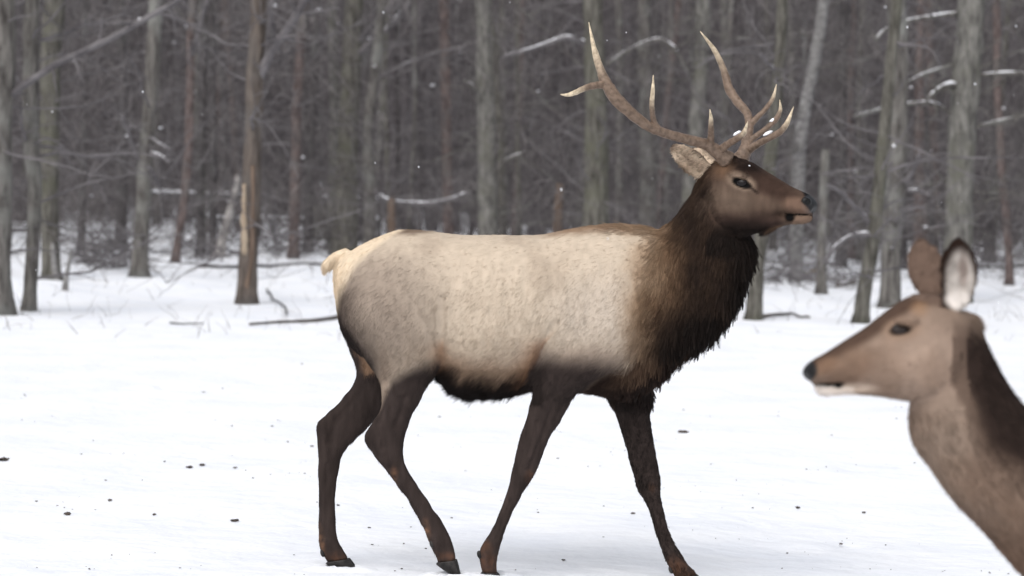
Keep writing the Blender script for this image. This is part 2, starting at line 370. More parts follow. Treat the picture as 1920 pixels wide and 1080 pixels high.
TREES = [
 dict(label='thick grey trunk cut by the left picture edge', pts_px=[(-4, 590), (-4, 400), (0, 200), (3, 0)], w0=50, w1=50, bark='grey', seed=1,
      branches=[([(18, 178), (60, 150), (110, 118), (170, 90), (230, 60), (290, 25), (345, -5)], 15, 9, 0.0)]),
 dict(label='slim crooked grey trunk just right of the left-edge trunk', pts_px=[(54, 583), (60, 480), (66, 360), (57, 250), (58, 120), (62, 0)], w0=25, w1=30, bark='grey', seed=2,
      branches=[([(52, 270), (40, 230), (42, 190)], 7, 3, 0.8)]),
 dict(label='mossy dark trunk beside the two broken pale stumps', pts_px=[(97, 525), (92, 400), (92, 250), (95, 120), (102, 0)], w0=34, w1=38, bark='moss', seed=3),
 dict(label='grey trunk leaning right, standing alone in the left snow', pts_px=[(262, 519), (267, 400), (275, 280), (284, 150), (293, 0)], w0=31, w1=25, bark='grey', seed=4,
      branches=[([(262, 300), (248, 272), (236, 235), (228, 215)], 9, 5, 0.8), ([(276, 285), (300, 292), (318, 305)], 8, 4, 0.8), ([(272, 250), (300, 270), (325, 282)], 7, 3, 0.6), ([(300, 352), (290, 330), (280, 312)], 10, 6, 0.8)]),
 dict(label='brown trunk with torn orange and cream wood at its foot', pts_px=[(462, 570), (467, 450), (473, 330), (477, 200), (480, 90), (485, 0)], w0=37, w1=30, bark='brown', seed=5,
      branches=[([(484, 150), (508, 98), (535, 60), (558, 25), (585, -25)], 17, 15, 0.0), ([(520, 80), (508, 30), (512, -15)], 10, 8, 0.5)],
      extra=extras(strip_patch('bare_wood', 'wood', [(458, 345), (458, 390), (459, 440), (460, 478)], 7, 15, 0.09), strip_patch('torn_bark', 'rust', [(474, 310), (474, 420), (470, 500), (455, 560)], 8, 13, 0.1))),
 dict(label='thin reddish trunk slanting up left of the torn brown trunk', pts_px=[(328, 492), (342, 400), (352, 300), (357, 180), (358, 60), (362, 0)], w0=16, w1=15, bark='red', seed=6,
      branches=[([(357, 110), (372, 60), (388, 0)], 9, 7, 0.0)]),
 dict(label='thin dark trunk behind the slanting reddish one', pts_px=[(375, 472), (376, 300), (380, 150), (385, 0)], w0=17, w1=14, bark='dark', seed=7),
 dict(label='thin dark trunk next to the pale leaning snag', pts_px=[(399, 472), (400, 300), (398, 100), (395, 0)], w0=15, w1=13, bark='dark', seed=8),
 dict(label='pale dead snag leaning beside the torn brown trunk', pts_px=[(411, 482), (428, 410), (447, 335)], w0=21, w1=11, bark='ghost', seed=9, full=False, nrand=2, name='dead_snag', jag=True, cat='snag'),
 dict(label='reddish upright trunk left of the elk tail', pts_px=[(549, 484), (553, 380), (557, 200), (566, 60), (570, 0)], w0=20, w1=16, bark='red', seed=10),
 dict(label='dark slim trunk right of the reddish upright one', pts_px=[(576, 470), (582, 300), (590, 100), (592, 0)], w0=17, w1=13, bark='dark', seed=11),
 dict(label='thick mossy trunk rising behind the elk rump', pts_px=[(645, 478), (648, 380), (652, 280), (658, 150), (664, 0)], w0=48, w1=34, bark='moss', seed=12,
      branches=[([(656, 112), (690, 85), (730, 52), (768, 5)], 11, 9, 0.85), ([(656, 95), (700, 45), (742, 0)], 9, 7, 0.3)]),
 dict(label='grey trunk with a snowy sagging limb above the elk back', pts_px=[(692, 485), (694, 380), (690, 250), (705, 120), (716, 0)], w0=24, w1=17, bark='grey', seed=13,
      branches=[([(697, 352), (722, 374), (760, 381), (810, 381), (850, 372), (880, 360)], 9, 6, 0.85), ([(700, 150), (760, 120), (830, 95), (890, 88)], 6, 3, 0.4)]),
 dict(label='short rust coloured snag over the elk back', pts_px=[(733, 490), (734, 430), (735, 380)], w0=19, w1=13, bark='rust', seed=14, full=False, nrand=0, name='dead_snag', jag=True, cat='snag'),
 dict(label='brown trunk over the middle of the elk back', pts_px=[(842, 480), (838, 300), (832, 0)], w0=21, w1=18, bark='red', seed=15),
 dict(label='pale grey-green trunk above the elk back', pts_px=[(915, 505), (914, 380), (911, 200), (906, 0)], w0=40, w1=30, bark='pale', seed=16,
      branches=[([(925, 330), (950, 300), (985, 285)], 8, 4, 0.8), ([(905, 210), (895, 170), (870, 150)], 8, 4, 0.8)]),
 dict(label='short rust brown snag above the elk withers', pts_px=[(1044, 490), (1046, 400), (1050, 355)], w0=19, w1=13, bark='rust', seed=17, full=False, nrand=0, name='dead_snag', jag=True, cat='snag'),
 dict(label='thick olive trunk behind the tip of the near antler', pts_px=[(1112, 525), (1117, 380), (1118, 200), (1112, 0)], w0=52, w1=36, bark='moss', seed=18,
      branches=[([(1104, 85), (1082, 75), (1058, 70), (1020, 84), (985, 95), (940, 106)], 10, 5, 0.85)]),
 dict(label='brown-grey trunk between the near antler and the withers', pts_px=[(1214, 490), (1214, 350), (1212, 200), (1208, 0)], w0=36, w1=24, bark='grey', seed=19),
 dict(label='pale trunk rising between the two antlers', pts_px=[(1284, 520), (1292, 380), (1304, 250), (1314, 120), (1319, 0)], w0=32, w1=26, bark='pale', seed=20,
      branches=[([(1306, 150), (1288, 132), (1270, 100), (1240, 75), (1205, 82), (1170, 100), (1130, 126)], 10, 6, 0.8)]),
 dict(label='mossy trunk leaning right from behind the elk chest', pts_px=[(1412, 600), (1420, 500), (1440, 350), (1456, 180), (1467, 0)], w0=29, w1=21, bark='moss', seed=21,
      branches=[([(1456, 130), (1440, 120), (1425, 100)], 6, 4, 0.9)]),
 dict(label='broken pale brown snag with snow lumps right of the elk nose', pts_px=[(1540, 552), (1542, 440), (1548, 295)], w0=20, w1=16, bark='grey', seed=22, full=False, nrand=5, name='dead_snag', jag=True, cat='snag'),
 dict(label='pale birch behind the elk muzzle, whiter near the top', pts_px=[(1494, 525), (1494, 420), (1502, 250), (1530, 100), (1544, 0)], w0=27, w1=21, bark='birch', seed=23),
 dict(label='grey trunk leaning right between the elk nose and the doe ears', pts_px=[(1613, 606), (1630, 490), (1644, 385), (1655, 280), (1670, 120), (1682, 0)], w0=29, w1=20, bark='moss', seed=24,
      branches=[([(1634, 420), (1605, 390), (1578, 362), (1552, 347)], 9, 6, 0.85), ([(1640, 440), (1600, 442), (1568, 462), (1548, 492)], 11, 6, 0.8)]),
 dict(label='straight grey trunk left of the doe ears', pts_px=[(1668, 578), (1672, 450), (1682, 300), (1684, 150), (1680, 0)], w0=38, w1=36, bark='grey', seed=25,
      branches=[([(1695, 358), (1720, 358), (1742, 366)], 8, 5, 0.9), ([(1690, 350), (1712, 320), (1725, 290)], 9, 6, 0.8)]),
 dict(label='biggest pale trunk on the right, behind the doe ears', pts_px=[(1790, 565), (1796, 440), (1801, 300), (1812, 140), (1822, 0)], w0=52, w1=52, bark='pale', seed=26,
      branches=[([(1797, 25), (1760, 30), (1700, 40), (1660, 56), (1640, 76)], 9, 5, 0.9), ([(1812, 166), (1780, 160), (1756, 170), (1738, 188)], 13, 7, 0.9),
                ([(1788, 216), (1750, 195), (1700, 195), (1650, 205), (1600, 218)], 9, 4, 0.85), ([(1832, 142), (1880, 138), (1935, 137)], 8, 6, 0.9), ([(1825, 240), (1870, 228), (1930, 214)], 7, 4, 0.7),
                ([(1790, 120), (1730, 140), (1690, 160)], 6, 3, 0.8)]),
 dict(label='reddish trunk between the doe ears and the straight grey trunk', pts_px=[(1745, 485), (1748, 300), (1742, 100), (1740, 0)], w0=26, w1=20, bark='red', seed=27),
 dict(label='thin crooked trunk nearest the right picture edge', pts_px=[(1892, 535), (1889, 430), (1877, 300), (1870, 150), (1868, 0)], w0=16, w1=14, bark='red', seed=28),
 dict(label='dark trunk right of the biggest pale trunk', pts_px=[(1855, 490), (1856, 300), (1850, 0)], w0=22, w1=18, bark='dark', seed=29),
 dict(label='slim dark trunk between the snowy snag and the leaning trunk', pts_px=[(1576, 500), (1578, 300), (1583, 0)], w0=20, w1=16, bark='dark', seed=30),
 dict(label='grey sapling behind the brush pile', pts_px=[(152, 470), (156, 300), (160, 0)], w0=15, w1=12, bark='dark', seed=31),
 dict(label='short pale broken stump, left of the pair in the snow', pts_px=[(105, 527), (102, 500), (100, 470)], w0=15, w1=9, bark='birch', seed=32, full=False, nrand=0, name='broken_stump', jag=True, cat='stump'),
 dict(label='thin pale broken stump, right of the pair in the snow', pts_px=[(121, 545), (126, 515), (133, 482)], w0=11, w1=6, bark='birch', seed=33, full=False, nrand=0, name='broken_stump', jag=True, cat='stump'),
]
for t in TREES: make_tree(**t)

# slender trunks farther in, alike and uncounted by eye but still one by one
rs = np.random.default_rng(5)
MARKS = sorted([(0, 'the left picture edge'), (92, 'the mossy dark trunk'), (275, 'the lone leaning grey trunk'), (474, 'the torn brown trunk'), (555, 'the reddish upright trunk'), (650, 'the thick mossy trunk'), (780, 'the elk hips'),
                (913, 'the pale grey-green trunk'), (1117, 'the near antler tip'), (1300, 'the pale trunk between the antlers'), (1450, 'the far antler tines'), (1545, 'the broken snag'), (1660, 'the doe muzzle'), (1805, 'the biggest pale trunk'), (1920, 'the right picture edge')])
KINDS_ = [('dark', 'dark'), ('grey', 'grey'), ('red', 'reddish'), ('moss', 'mossy'), ('dark', 'dark'), ('pale', 'pale')]
used = set()
for i in range(54):
    y = rs.uniform(56, 84); x = rs.uniform(-0.2, 0.2) * y
    px, _ = project(np.array([[x, y, 1.0]])); wm = rs.uniform(0.09, 0.24); w = wm / y * FPX
    lean = rs.normal(scale=16); bk, word = KINDS_[i % 6]
    base = np.array([x, y, float(ground_z(x, y))]); pyb = project(base[None])[1][0]
    mid = px[0] + lean * 0.5; k_ = int(np.argmin([abs(mid - m_[0]) for m_ in MARKS]))
    lab = '%s %s far trunk %s, %s of %s' % ('stout' if wm > 0.18 else 'slim' if wm > 0.13 else 'thin', word, 'leaning right' if lean > 8 else 'leaning left' if lean < -8 else 'upright', 'right' if mid > MARKS[k_][0] else 'left', MARKS[k_][1])
    lab = lab.replace('right of the right picture edge', 'at the right picture edge').replace('left of the left picture edge', 'at the left picture edge')
    if lab in used: continue
    used.add(lab)
    make_tree(lab, [(px[0], pyb), (px[0] + lean * 0.5 + rs.normal(scale=4), 220), (px[0] + lean, 0)], w, w * 0.8, bk, seed=200 + i, nrand=9, group='slender trunks deep in the wood', base=base)

# ------------------------------------------------------------------ the wood beyond: one mass of trunks and twigs (stuff)
def twig_mass(n, y0, y1, zmax, seed, steep=0.5, rmin=0.003, rmax=0.009, lmin=0.5, lmax=2.2, spread=0.24):
    g = np.random.default_rng(seed); S = 5
    y = np.sqrt(g.uniform(y0 * y0, y1 * y1, n)); x = g.uniform(-spread, spread, n) * y
    keep = vnoise(np.stack([x * 5 / np.maximum(y, 1) * 9, y * 0.12, g.uniform(0, 1, n) * 0], 1), 0.55, seed) + g.normal(scale=0.22, size=n) > -0.12
    y = y[keep]; x = x[keep]; n = len(x)
    z = ground_z(x, y) + zmax * g.uniform(0, 1, n) ** 1.15 * (y / y1) ** 0.7
    d = g.normal(size=(n, 3)); d[:, 1] *= 0.6; d[:, 2] = np.abs(d[:, 2]) * g.choice([1, 1, 1, -0.5], n) + steep; d /= np.linalg.norm(d, axis=1)[:, None]
    L = g.uniform(lmin, lmax, n); r = g.uniform(rmin, rmax, n)
    P = np.empty((n, S, 3)); P[:, 0] = np.stack([x, y, z], 1)
    for k in range(1, S):
        d = d + g.normal(scale=0.16, size=(n, 3)) + np.array([0, 0, -0.05]); d /= np.linalg.norm(d, axis=1)[:, None]
        P[:, k] = P[:, k - 1] + d * (L / (S - 1))[:, None]
    a = np.array([0, 2.094, 4.189])
    off = np.stack([np.cos(a), np.sin(a) * 0.7, np.sin(a) * 0.7], 1)
    rr = r[:, None] * np.array([1, 0.85, 0.65, 0.45, 0.2])
    V = P[:, :, None, :] + rr[:, :, None, None] * off[None, None]
    V = V.reshape(-1, 3)
    base = (np.arange(n) * S * 3)[:, None, None, None] + (np.arange(S - 1) * 3)[None, :, None, None]
    j = np.arange(3); q = np.stack([j, (j + 1) % 3, (j + 1) % 3 + 3, j + 3], 1)[None, None]
    return V, (base + q).reshape(-1, 4)
V1, F1 = twig_mass(44000, 50, 95, 8.5, 11, rmax=0.011)
V2, F2 = twig_mass(20000, 60, 110, 1.6, 12, steep=0.9, rmin=0.004, rmax=0.01, lmin=0.5, lmax=1.6)
V3, F3 = twig_mass(9000, 38, 62, 5.5, 13, steep=0.15, rmin=0.002, rmax=0.007)
o = quick_mesh('undergrowth', np.vstack([V1, V2, V3]), np.vstack([F1, F2 + len(V1), F3 + len(V1) + len(V2)]), BARK['under'])
tag(o, 'tangle of fine bare grey-brown twigs filling the wood', 'undergrowth', None, 'stuff')

def far_wood(n, seed, y0=84, y1=210, s0=0.0, s1=0.26):
    g = np.random.default_rng(seed); mb_v = []; mb_f = []; c = 0
    S, K = 5, 6
    y = np.sqrt(g.uniform(y0 ** 2, y1 ** 2, n)); x = g.uniform(s0, s1, n) * g.choice([-1, 1], n) * y; r = g.uniform(0.07, 0.22, n)
    z0 = ground_z(x, y) - 0.1; lean = g.normal(scale=0.035, size=(n, 2)); h = g.uniform(17, 26, n)
    t = np.linspace(0, 1, S)
    P = np.stack([x[:, None] + lean[:, :1] * h[:, None] * t + g.normal(scale=0.08, size=(n, S)), y[:, None] + lean[:, 1:] * h[:, None] * t, z0[:, None] + h[:, None] * t], -1)
    a = np.linspace(0, 2 * np.pi, K, endpoint=False); off = np.stack([np.cos(a), np.sin(a), a * 0], 1)
    V = P[:, :, None] + (r[:, None] * (1 - 0.7 * t))[:, :, None, None] * off
    base = (np.arange(n) * S * K)[:, None, None, None] + (np.arange(S - 1) * K)[None, :, None, None]
    j = np.arange(K); q = np.stack([j, (j + 1) % K, (j + 1) % K + K, j + K], 1)[None, None]
    return V.reshape(-1, 3), (base + q).reshape(-1, 4)
Va, Fa = far_wood(1500, 21)
Vc, Fc = far_wood(1300, 23, 42, 200, 0.215, 0.75)
Fa = np.vstack([Fa, Fc + len(Va)]); Va = np.vstack([Va, Vc])
Vd, Fd = twig_mass(16000, 50, 120, 8.0, 24, rmax=0.013, spread=0.7)
Fa = np.vstack([Fa, Fd + len(Va)]); Va = np.vstack([Va, Vd])
Vb, Fb = twig_mass(26000, 90, 200, 15.0, 22, rmin=0.006, rmax=0.018, lmin=1.0, lmax=3.5, spread=0.26)
o = quick_mesh('far_wood', np.vstack([Va, Vb]), np.vstack([Fa, Fb + len(Va)]), noisy_mat('far_bark', (0.038, 0.033, 0.036), (0.098, 0.087, 0.092), (1.5, 1.5, 0.5), bump=0.2, c3=(0.10, 0.093, 0.098), scale3=0.4))
tag(o, 'dark mass of far trunks and branches closing the wood', 'wood', None, 'stuff')

# ------------------------------------------------------------------ rail fence, logs, brush in the wood
def rail_fence():
    A = at_depth(262, 452, 70.0); B = at_depth(710, 460, 70.0)
    root = empty('rail_fence', (A[0], 70.0, float(ground_z(A[0], 70))), 'low wooden rail fence with snow on its two rails deep in the wood', 'fence')
    n = 5; xs = np.linspace(A[0], B[0], n); g = np.random.default_rng(3)
    for i, x in enumerate(xs):
        z = float(ground_z(x, 70)); V, F = tube([[x, 70, z - 0.1], [x + 0.02, 70, z + 0.6], [x, 70, z + 1.25]], [0.06, 0.055, 0.05], 8, True, rough=0.05, rs=g)
        mesh_obj('post', V, F, BARK['dark'], root)
    for pyA, pyB in ((361, 373), (406, 412)):
        for i in range(n - 1):
            ta, tb = i / (n - 1), (i + 1) / (n - 1)
            a = at_depth(262 + (710 - 262) * ta, pyA + (pyB - pyA) * ta, 69.9); b = at_depth(262 + (710 - 262) * tb, pyA + (pyB - pyA) * tb, 69.9)
            pts = catmull([a, (a + b) / 2 + [0, 0, g.uniform(-0.03, 0.01)], b], 3)
            r = mesh_obj('rail', *tube(pts, np.full(len(pts), 0.035), 8, True, rough=0.05, rs=g), BARK['dark'], root)
            if (i, pyA) not in ((0, 406), (2, 361)):
                mesh_obj('snow', *tube(pts + [0, -0.01, 0.045], 0.036 * (1 + 0.2 * g.normal(size=len(pts))), 8, True, rough=0.1, rs=g), M_SNOW, r)
    pl = empty('plank_panel', at_depth(603, 455, 69.0), 'green-grey plank panel standing by the rail fence', 'panel')
    for i in range(4):
        a = at_depth(589 + i * 9.5, 383, 69.0); b = at_depth(589 + i * 9.5, 456, 69.0); b[2] = float(ground_z(b[0], 69)) - 0.05
        w, d = 0.055, 0.02
        V = [[c[0] + sx * w, c[1] + sy * d, c[2] + (0.02 * (i % 2) if c is a else 0)] for c in (b, a) for sx, sy in ((-1, -1), (1, -1), (1, 1), (-1, 1))]
        mesh_obj('plank', V, [[0, 1, 5, 4], [1, 2, 6, 5], [2, 3, 7, 6], [3, 0, 4, 7], [4, 5, 6, 7], [0, 3, 2, 1]], BARK['moss'], pl, smooth=False)
rail_fence()

def log(label, px, w0, w1, bark, snow, seed, name='fallen_branch', lift=0.3):
    g = np.random.default_rng(seed); pp = [on_ground(x, y) for x, y in px]
    k = pp[0][1] / FPX; pts = catmull(pp, 4); r = np.linspace(w0, w1, len(pts)) * k / 2
    pts[:, 2] = ground_z(pts[:, 0], pts[:, 1]) + r * lift + 0.02
    o = mesh_obj(name, *tube(pts, r, 8, True, rough=0.07, rs=g), BARK[bark], None, pts[0])
    tag(o, label, 'branch' if 'branch' in name else 'log')
    if snow:
        m_ = len(pts); rS = r * snow * np.minimum(1, np.minimum(np.arange(m_), m_ - 1 - np.arange(m_)) / 2 + 0.1)
        mesh_obj('snow', *tube(pts + np.array([0, -0.01, 1]) * (r * 0.75)[:, None], rS, 8, True, rough=0.1, rs=g), M_SNOW, o)
log('long dark branch lying in the snow behind the elk hind legs', [(468, 612), (520, 608), (570, 606), (610, 602), (640, 596)], 5, 9, 'brown', 0.6, 41)
log('dark log lying across the snow left of the elk tail', [(375, 504), (450, 503), (520, 500), (610, 499)], 7, 6, 'dark', 0.7, 42, 'fallen_log')
log('short branch in the snow beside the mossy leaning trunk', [(1428, 598), (1465, 593), (1490, 592), (1518, 598)], 7, 4, 'brown', 0.4, 43)
log('yellowish stub of wood under a snow cap behind the elk muzzle', [(1496, 516), (1512, 514), (1530, 510)], 16, 12, 'wood', 1.3, 44, 'fallen_log', 0.6)
log('dark broken log in the snow between snag and leaning trunk', [(1570, 538), (1590, 536), (1604, 533)], 10, 7, 'brown', 0.5, 45, 'fallen_log')
log('crooked twig sticking out of the snow left of the elk', [(500, 548), (512, 568), (530, 578), (538, 594)], 4, 3, 'dark', 0, 46, 'fallen_branch', 1.5)
log('snow-dusted branch lying at the far left of the field', [(318, 609), (345, 611), (380, 610)], 4, 2, 'dark', 0, 47)
log('log half buried in snow right of the doe ears', [(1700, 500), (1800, 505), (1930, 498)], 9, 7, 'grey', 0.9, 48, 'fallen_log')
def brush(label, px, n, seed, hgt):
    g = np.random.default_rng(seed); mb = MB(); c = on_ground((px[0] + px[1]) / 2, px[2])
    for i in range(n):
        x = g.uniform(px[0], px[1]); p = on_ground(x, px[2] + g.uniform(-12, 6)); p[2] += g.uniform(0, hgt)
        w = wander(g, p, [g.normal(), g.normal() * 0.4, g.normal() * 0.35], g.uniform(0.4, 1.2), 0, 4, 0.02, 0.2)
        w[:, 2] = np.maximum(w[:, 2], ground_z(w[:, 0], w[:, 1]))
        mb.add(*tube(w, np.linspace(g.uniform(0.008, 0.02), 0.004, len(w)), 4, False))
    o = mb.build('brush_pile', BARK['twig'], None, c); tag(o, label, 'brush pile', None, 'stuff')
brush('thin scatter of brushwood by the thin dark trunks', (330, 420, 490), 60, 54, 0.35)
brush('low brushwood behind the doe ears', (1690, 1900, 505), 110, 55, 0.4)
brush('heap of grey brushwood in the snow on the left', (150, 250, 502), 130, 51, 0.45)
brush('low heap of brushwood left of the elk rump', (500, 600, 478), 70, 52, 0.3)
brush('low heap of brushwood behind the elk muzzle', (1440, 1600, 535), 90, 53, 0.3)

# ==================================================================== animals
class Frame:
    """a vertical mid-plane through O heading along yaw; P() puts a traced photo point on it, l metres to the camera's side"""
    def __init__(s, O, yaw):
        s.O = np.array(O, float); s.F = np.array([math.cos(yaw), -math.sin(yaw), 0]); s.R = np.array([-math.sin(yaw), -math.cos(yaw), 0])
    def P(s, px, py, l=0.0):
        d = ray(px, py); t = ((s.O + s.R * l - CAM) @ s.R) / (d @ s.R); return CAM + d * t
def loft(rings, lat, n=26, k=4, e=2.15):
    """closed surface through rings (top point, bottom point, half width, lateral dir); superellipse sections"""
    rows = catmull(np.array([np.concatenate([a, b, [w], ld]) for (a, b, w), ld in zip(rings, lat)]), k)
    th = np.linspace(0, 2 * np.pi, n, endpoint=False)
    c = np.sign(np.cos(th)) * np.abs(np.cos(th)) ** (2 / e); s = np.sign(np.sin(th)) * np.abs(np.sin(th)) ** (2 / e)
    V = []
    for r in rows:
        A, B, w, ld = r[:3], r[3:6], r[6], r[7:10]; ld = ld / np.linalg.norm(ld)
        V.append((A + B) / 2 + np.outer(c, (A - B) / 2) + np.outer(s, ld * w))
    m = len(rows); V = np.vstack(V); F = []
    for i in range(m - 1):
        for j in range(n):
            q = (j + 1) % n; F.append([i * n + j, i * n + q, (i + 1) * n + q, (i + 1) * n + j])
    for i0, rev in ((0, True), ((m - 1) * n, False)):
        cen = V[i0:i0 + n].mean(0); V = np.vstack([V, cen]); ci = len(V) - 1
        for j in range(n):
            f = [i0 + j, i0 + (j + 1) % n, ci]; F.append(f[::-1] if not rev else f[::-1])
    return V, F
def fix_winding(V, F):
    me = bpy.data.meshes.new('t'); me.from_pydata(np.asarray(V).tolist(), [], F); bm = bmesh.new(); bm.from_mesh(me)
    bmesh.ops.recalc_face_normals(bm, faces=bm.faces); bm.to_mesh(me); bm.free()
    F2 = [list(p.vertices) for p in me.polygons]; bpy.data.meshes.remove(me); return V, F2
def ear_shell(base, tip, side, opn, prof, cup=0.6, th=0.011, n=12, m=14, bend=0.0):
    """a cupped leaf with thickness"""
    ax = tip - base; V = []; idx = {}
    for sidei in (0, 1):
        for i in range(m + 1):
            u = i / m; w = np.interp(u, [p[0] for p in prof], [p[1] for p in prof])
            for j in range(n + 1):
                v = -1 + 2 * j / n
                p = base + ax * u + side * (w * math.sin(v * 1.35) / math.sin(1.35)) + opn * (cup * w * (v * v - 0.4) + bend * u * u)
                if sidei: p = p - opn * th * (1 - 0.55 * abs(v) ** 3)
                idx[sidei, i, j] = len(V); V.append(p)
    F = []
    for i in range(m):
        for j in range(n):
            F.append([idx[0, i, j], idx[0, i, j + 1], idx[0, i + 1, j + 1], idx[0, i + 1, j]])
            F.append([idx[1, i, j], idx[1, i + 1, j], idx[1, i + 1, j + 1], idx[1, i, j + 1]])
        for j in (0, n):
            F.append([idx[0, i, j], idx[0, i + 1, j], idx[1, i + 1, j], idx[1, i, j]])
    for j in range(n):
        for i in (0, m):
            F.append([idx[0, i, j], idx[0, i, j + 1], idx[1, i, j + 1], idx[1, i, j]])
    return np.array(V), F
def skin_together(pieces, voxel):
    """weld overlapping closed pieces into one continuous surface; returns verts, quads"""
    mb = MB()
    for V, F in pieces: mb.add(*fix_winding(V, F))
    me = bpy.data.meshes.new('t'); me.from_pydata(np.vstack(mb.v).tolist(), [], mb.f)
    o = bpy.data.objects.new('t', me); COL.objects.link(o)
    md = o.modifiers.new('r', 'REMESH'); md.mode = 'VOXEL'; md.voxel_size = voxel; md.adaptivity = 0
    dg = bpy.context.evaluated_depsgraph_get(); ev = o.evaluated_get(dg); m2 = bpy.data.meshes.new_from_object(ev)
    n = len(m2.vertices); V = np.empty(n * 3); m2.vertices.foreach_get('co', V); V = V.reshape(-1, 3)
    q = np.empty(len(m2.polygons) * 4, np.int32); m2.loops.foreach_get('vertex_index', q); q = q.reshape(-1, 4)
    bpy.data.objects.remove(o); bpy.data.meshes.remove(me); bpy.data.meshes.remove(m2)
    return V, q
def relax(V, q, weight, it):
    e = np.vstack([q[:, [0, 1]], q[:, [1, 2]], q[:, [2, 3]], q[:, [3, 0]]]); n = len(V)
    cnt = np.bincount(e[:, 0], minlength=n) + np.bincount(e[:, 1], minlength=n)
    V = V.copy()
    for i in range(it):
        for lam in (0.6, -0.62 if i % 2 else 0.6):
            S = np.empty_like(V)
            for a in range(3):
                S[:, a] = np.bincount(e[:, 0], V[e[:, 1], a], n) + np.bincount(e[:, 1], V[e[:, 0], a], n)
            V += (S / cnt[:, None] - V) * lam * weight[:, None]
    return V
def normals(V, q):
    fn = np.cross(V[q[:, 2]] - V[q[:, 0]], V[q[:, 3]] - V[q[:, 1]]); nn = np.zeros_like(V)
    for c in range(4):
        for a in range(3): nn[:, a] += np.bincount(q[:, c], fn[:, a], len(V))
    nn /= np.linalg.norm(nn, axis=1)[:, None] + 1e-12
    return nn
def body_mesh(name, V, q, colours, m, parent, wet=None):
    o = quick_mesh(name, V - ORG[parent], q, m); o.parent = parent; ORG[o] = ORG[parent]
    a = o.data.color_attributes.new('coat', 'FLOAT_COLOR', 'POINT')
    a.data.foreach_set('color', np.hstack([colours, (np.ones(len(V)) if wet is None else 1 - wet)[:, None]]).astype(np.float32).ravel())
    return o

def grow_fur(parent, V, q, density, length, flow, lift, colour, n, m, radius, clump=0.5, clump_every=22, seed=1, name='fur', K=5, jitter=0.14, sag=0.25, lockvar=0.045, vary=None, ragged=None):
    """combed hair curves rooted on the skin: every map is a function of the root points"""
    g = np.random.default_rng(seed)
    tri = np.vstack([q[:, [0, 1, 2]], q[:, [0, 2, 3]]]); nn = normals(V, q)
    A = np.linalg.norm(np.cross(V[tri[:, 1]] - V[tri[:, 0]], V[tri[:, 2]] - V[tri[:, 0]]), axis=1) / 2
    w = A * density(V[tri].mean(1), nn[tri[:, 0]]); w /= w.sum()
    ti = g.choice(len(tri), n, p=w); r1 = np.sqrt(g.random(n)); r2 = g.random(n)
    bc = np.stack([1 - r1, r1 * (1 - r2), r1 * r2], 1)
    P = (V[tri[ti]] * bc[:, :, None]).sum(1); Nn = (nn[tri[ti]] * bc[:, :, None]).sum(1); Nn /= np.linalg.norm(Nn, axis=1)[:, None]
    L = length(P, Nn) * g.uniform(0.65, 1.2, n) * (1 + (ragged(P) if ragged else 0.12) * vnoise(P, 48, 21))
    D = flow(P, Nn)
    wob = np.stack([vnoise(P, 17, 3), vnoise(P, 17, 40), vnoise(P, 17, 90)], 1)
    D = D / (np.linalg.norm(D, axis=1)[:, None] + 1e-9) + wob * 0.4
    D -= Nn * (D * Nn).sum(1)[:, None]; D /= np.linalg.norm(D, axis=1)[:, None] + 1e-9
    D = D + Nn * (lift(P, Nn) * g.uniform(0.5, 1.4, n))[:, None] + g.normal(scale=jitter, size=(n, 3)); D /= np.linalg.norm(D, axis=1)[:, None]
    t = np.linspace(0, 1, K)
    C = P[:, None] - Nn[:, None] * 0.002 + D[:, None] * (L[:, None] * t)[:, :, None]
    C[:, :, 2] -= (sag * L)[:, None] * t ** 2
    C -= Nn[:, None] * ((lift(P, Nn) * 0.35 * L)[:, None] * t ** 2)[:, :, None]
    # gather hairs into locks
    nc = n // clump_every; kd = KDTree(nc)
    for i in range(nc): kd.insert(P[i], i)
    kd.balance(); near = np.array([kd.find(p)[1] for p in P])
    cl = clump(P) if callable(clump) else np.full(n, clump)
    Lr = (L / np.maximum(L[near], 1e-4))
    tgt = C[near] + (P - P[near])[:, None] * 0.12
    C = C + (tgt - C) * (cl[:, None] * t ** 1.3)[:, :, None]
    col = colour(P, Nn)
    lv = lockvar(P) if callable(lockvar) else np.full(n, lockvar)
    lock = np.clip(1 + lv * g.normal(size=nc)[near], 0.4, 1.7)[:, None]
    hv = 0.08 if vary is None else vary(P)[:, None]
    col = np.clip(col * lock * np.clip(1 + hv * g.normal(size=(n, 1)), 0.3, 2), 0.003, 0.9)
    hc = bpy.data.hair_curves.new(name); hc.add_curves([K] * n)
    hc.attributes['position'].data.foreach_set('vector', (C - ORG[parent]).astype(np.float32).ravel())
    ra = hc.attributes.get('radius') or hc.attributes.new('radius', 'FLOAT', 'POINT')
    ra.data.foreach_set('value', (radius * np.clip(L / 0.03, 0.6, 1.25)[:, None] * np.linspace(1, 0.15, K) ** 0.8).astype(np.float32).ravel())
    ca = hc.attributes.new('coat', 'FLOAT_COLOR', 'CURVE')
    ca.data.foreach_set('color', np.hstack([col, np.ones((n, 1))]).astype(np.float32).ravel())
    hc.materials.append(m)
    o = bpy.data.objects.new(name, hc); COL.objects.link(o); o.parent = parent; ORG[o] = ORG[parent]
    return o
M_SKIN = attr_mat('coat_skin', 'coat', 0.85, 0.08, (140, 0.25))
M_HAIR = attr_mat('coat_hair', 'coat', 0.6, 0.12)
M_EYE = mat('eye_dark', (0.008, 0.006, 0.006), 0.08, 0.25)
M_EYE2 = mat('eye_brown', (0.02, 0.012, 0.009), 0.3, 0.4)
M_HORN = noisy_mat('hoof_horn', (0.012, 0.011, 0.011), (0.04, 0.036, 0.034), (40, 40, 40), 0.4, 0.2)

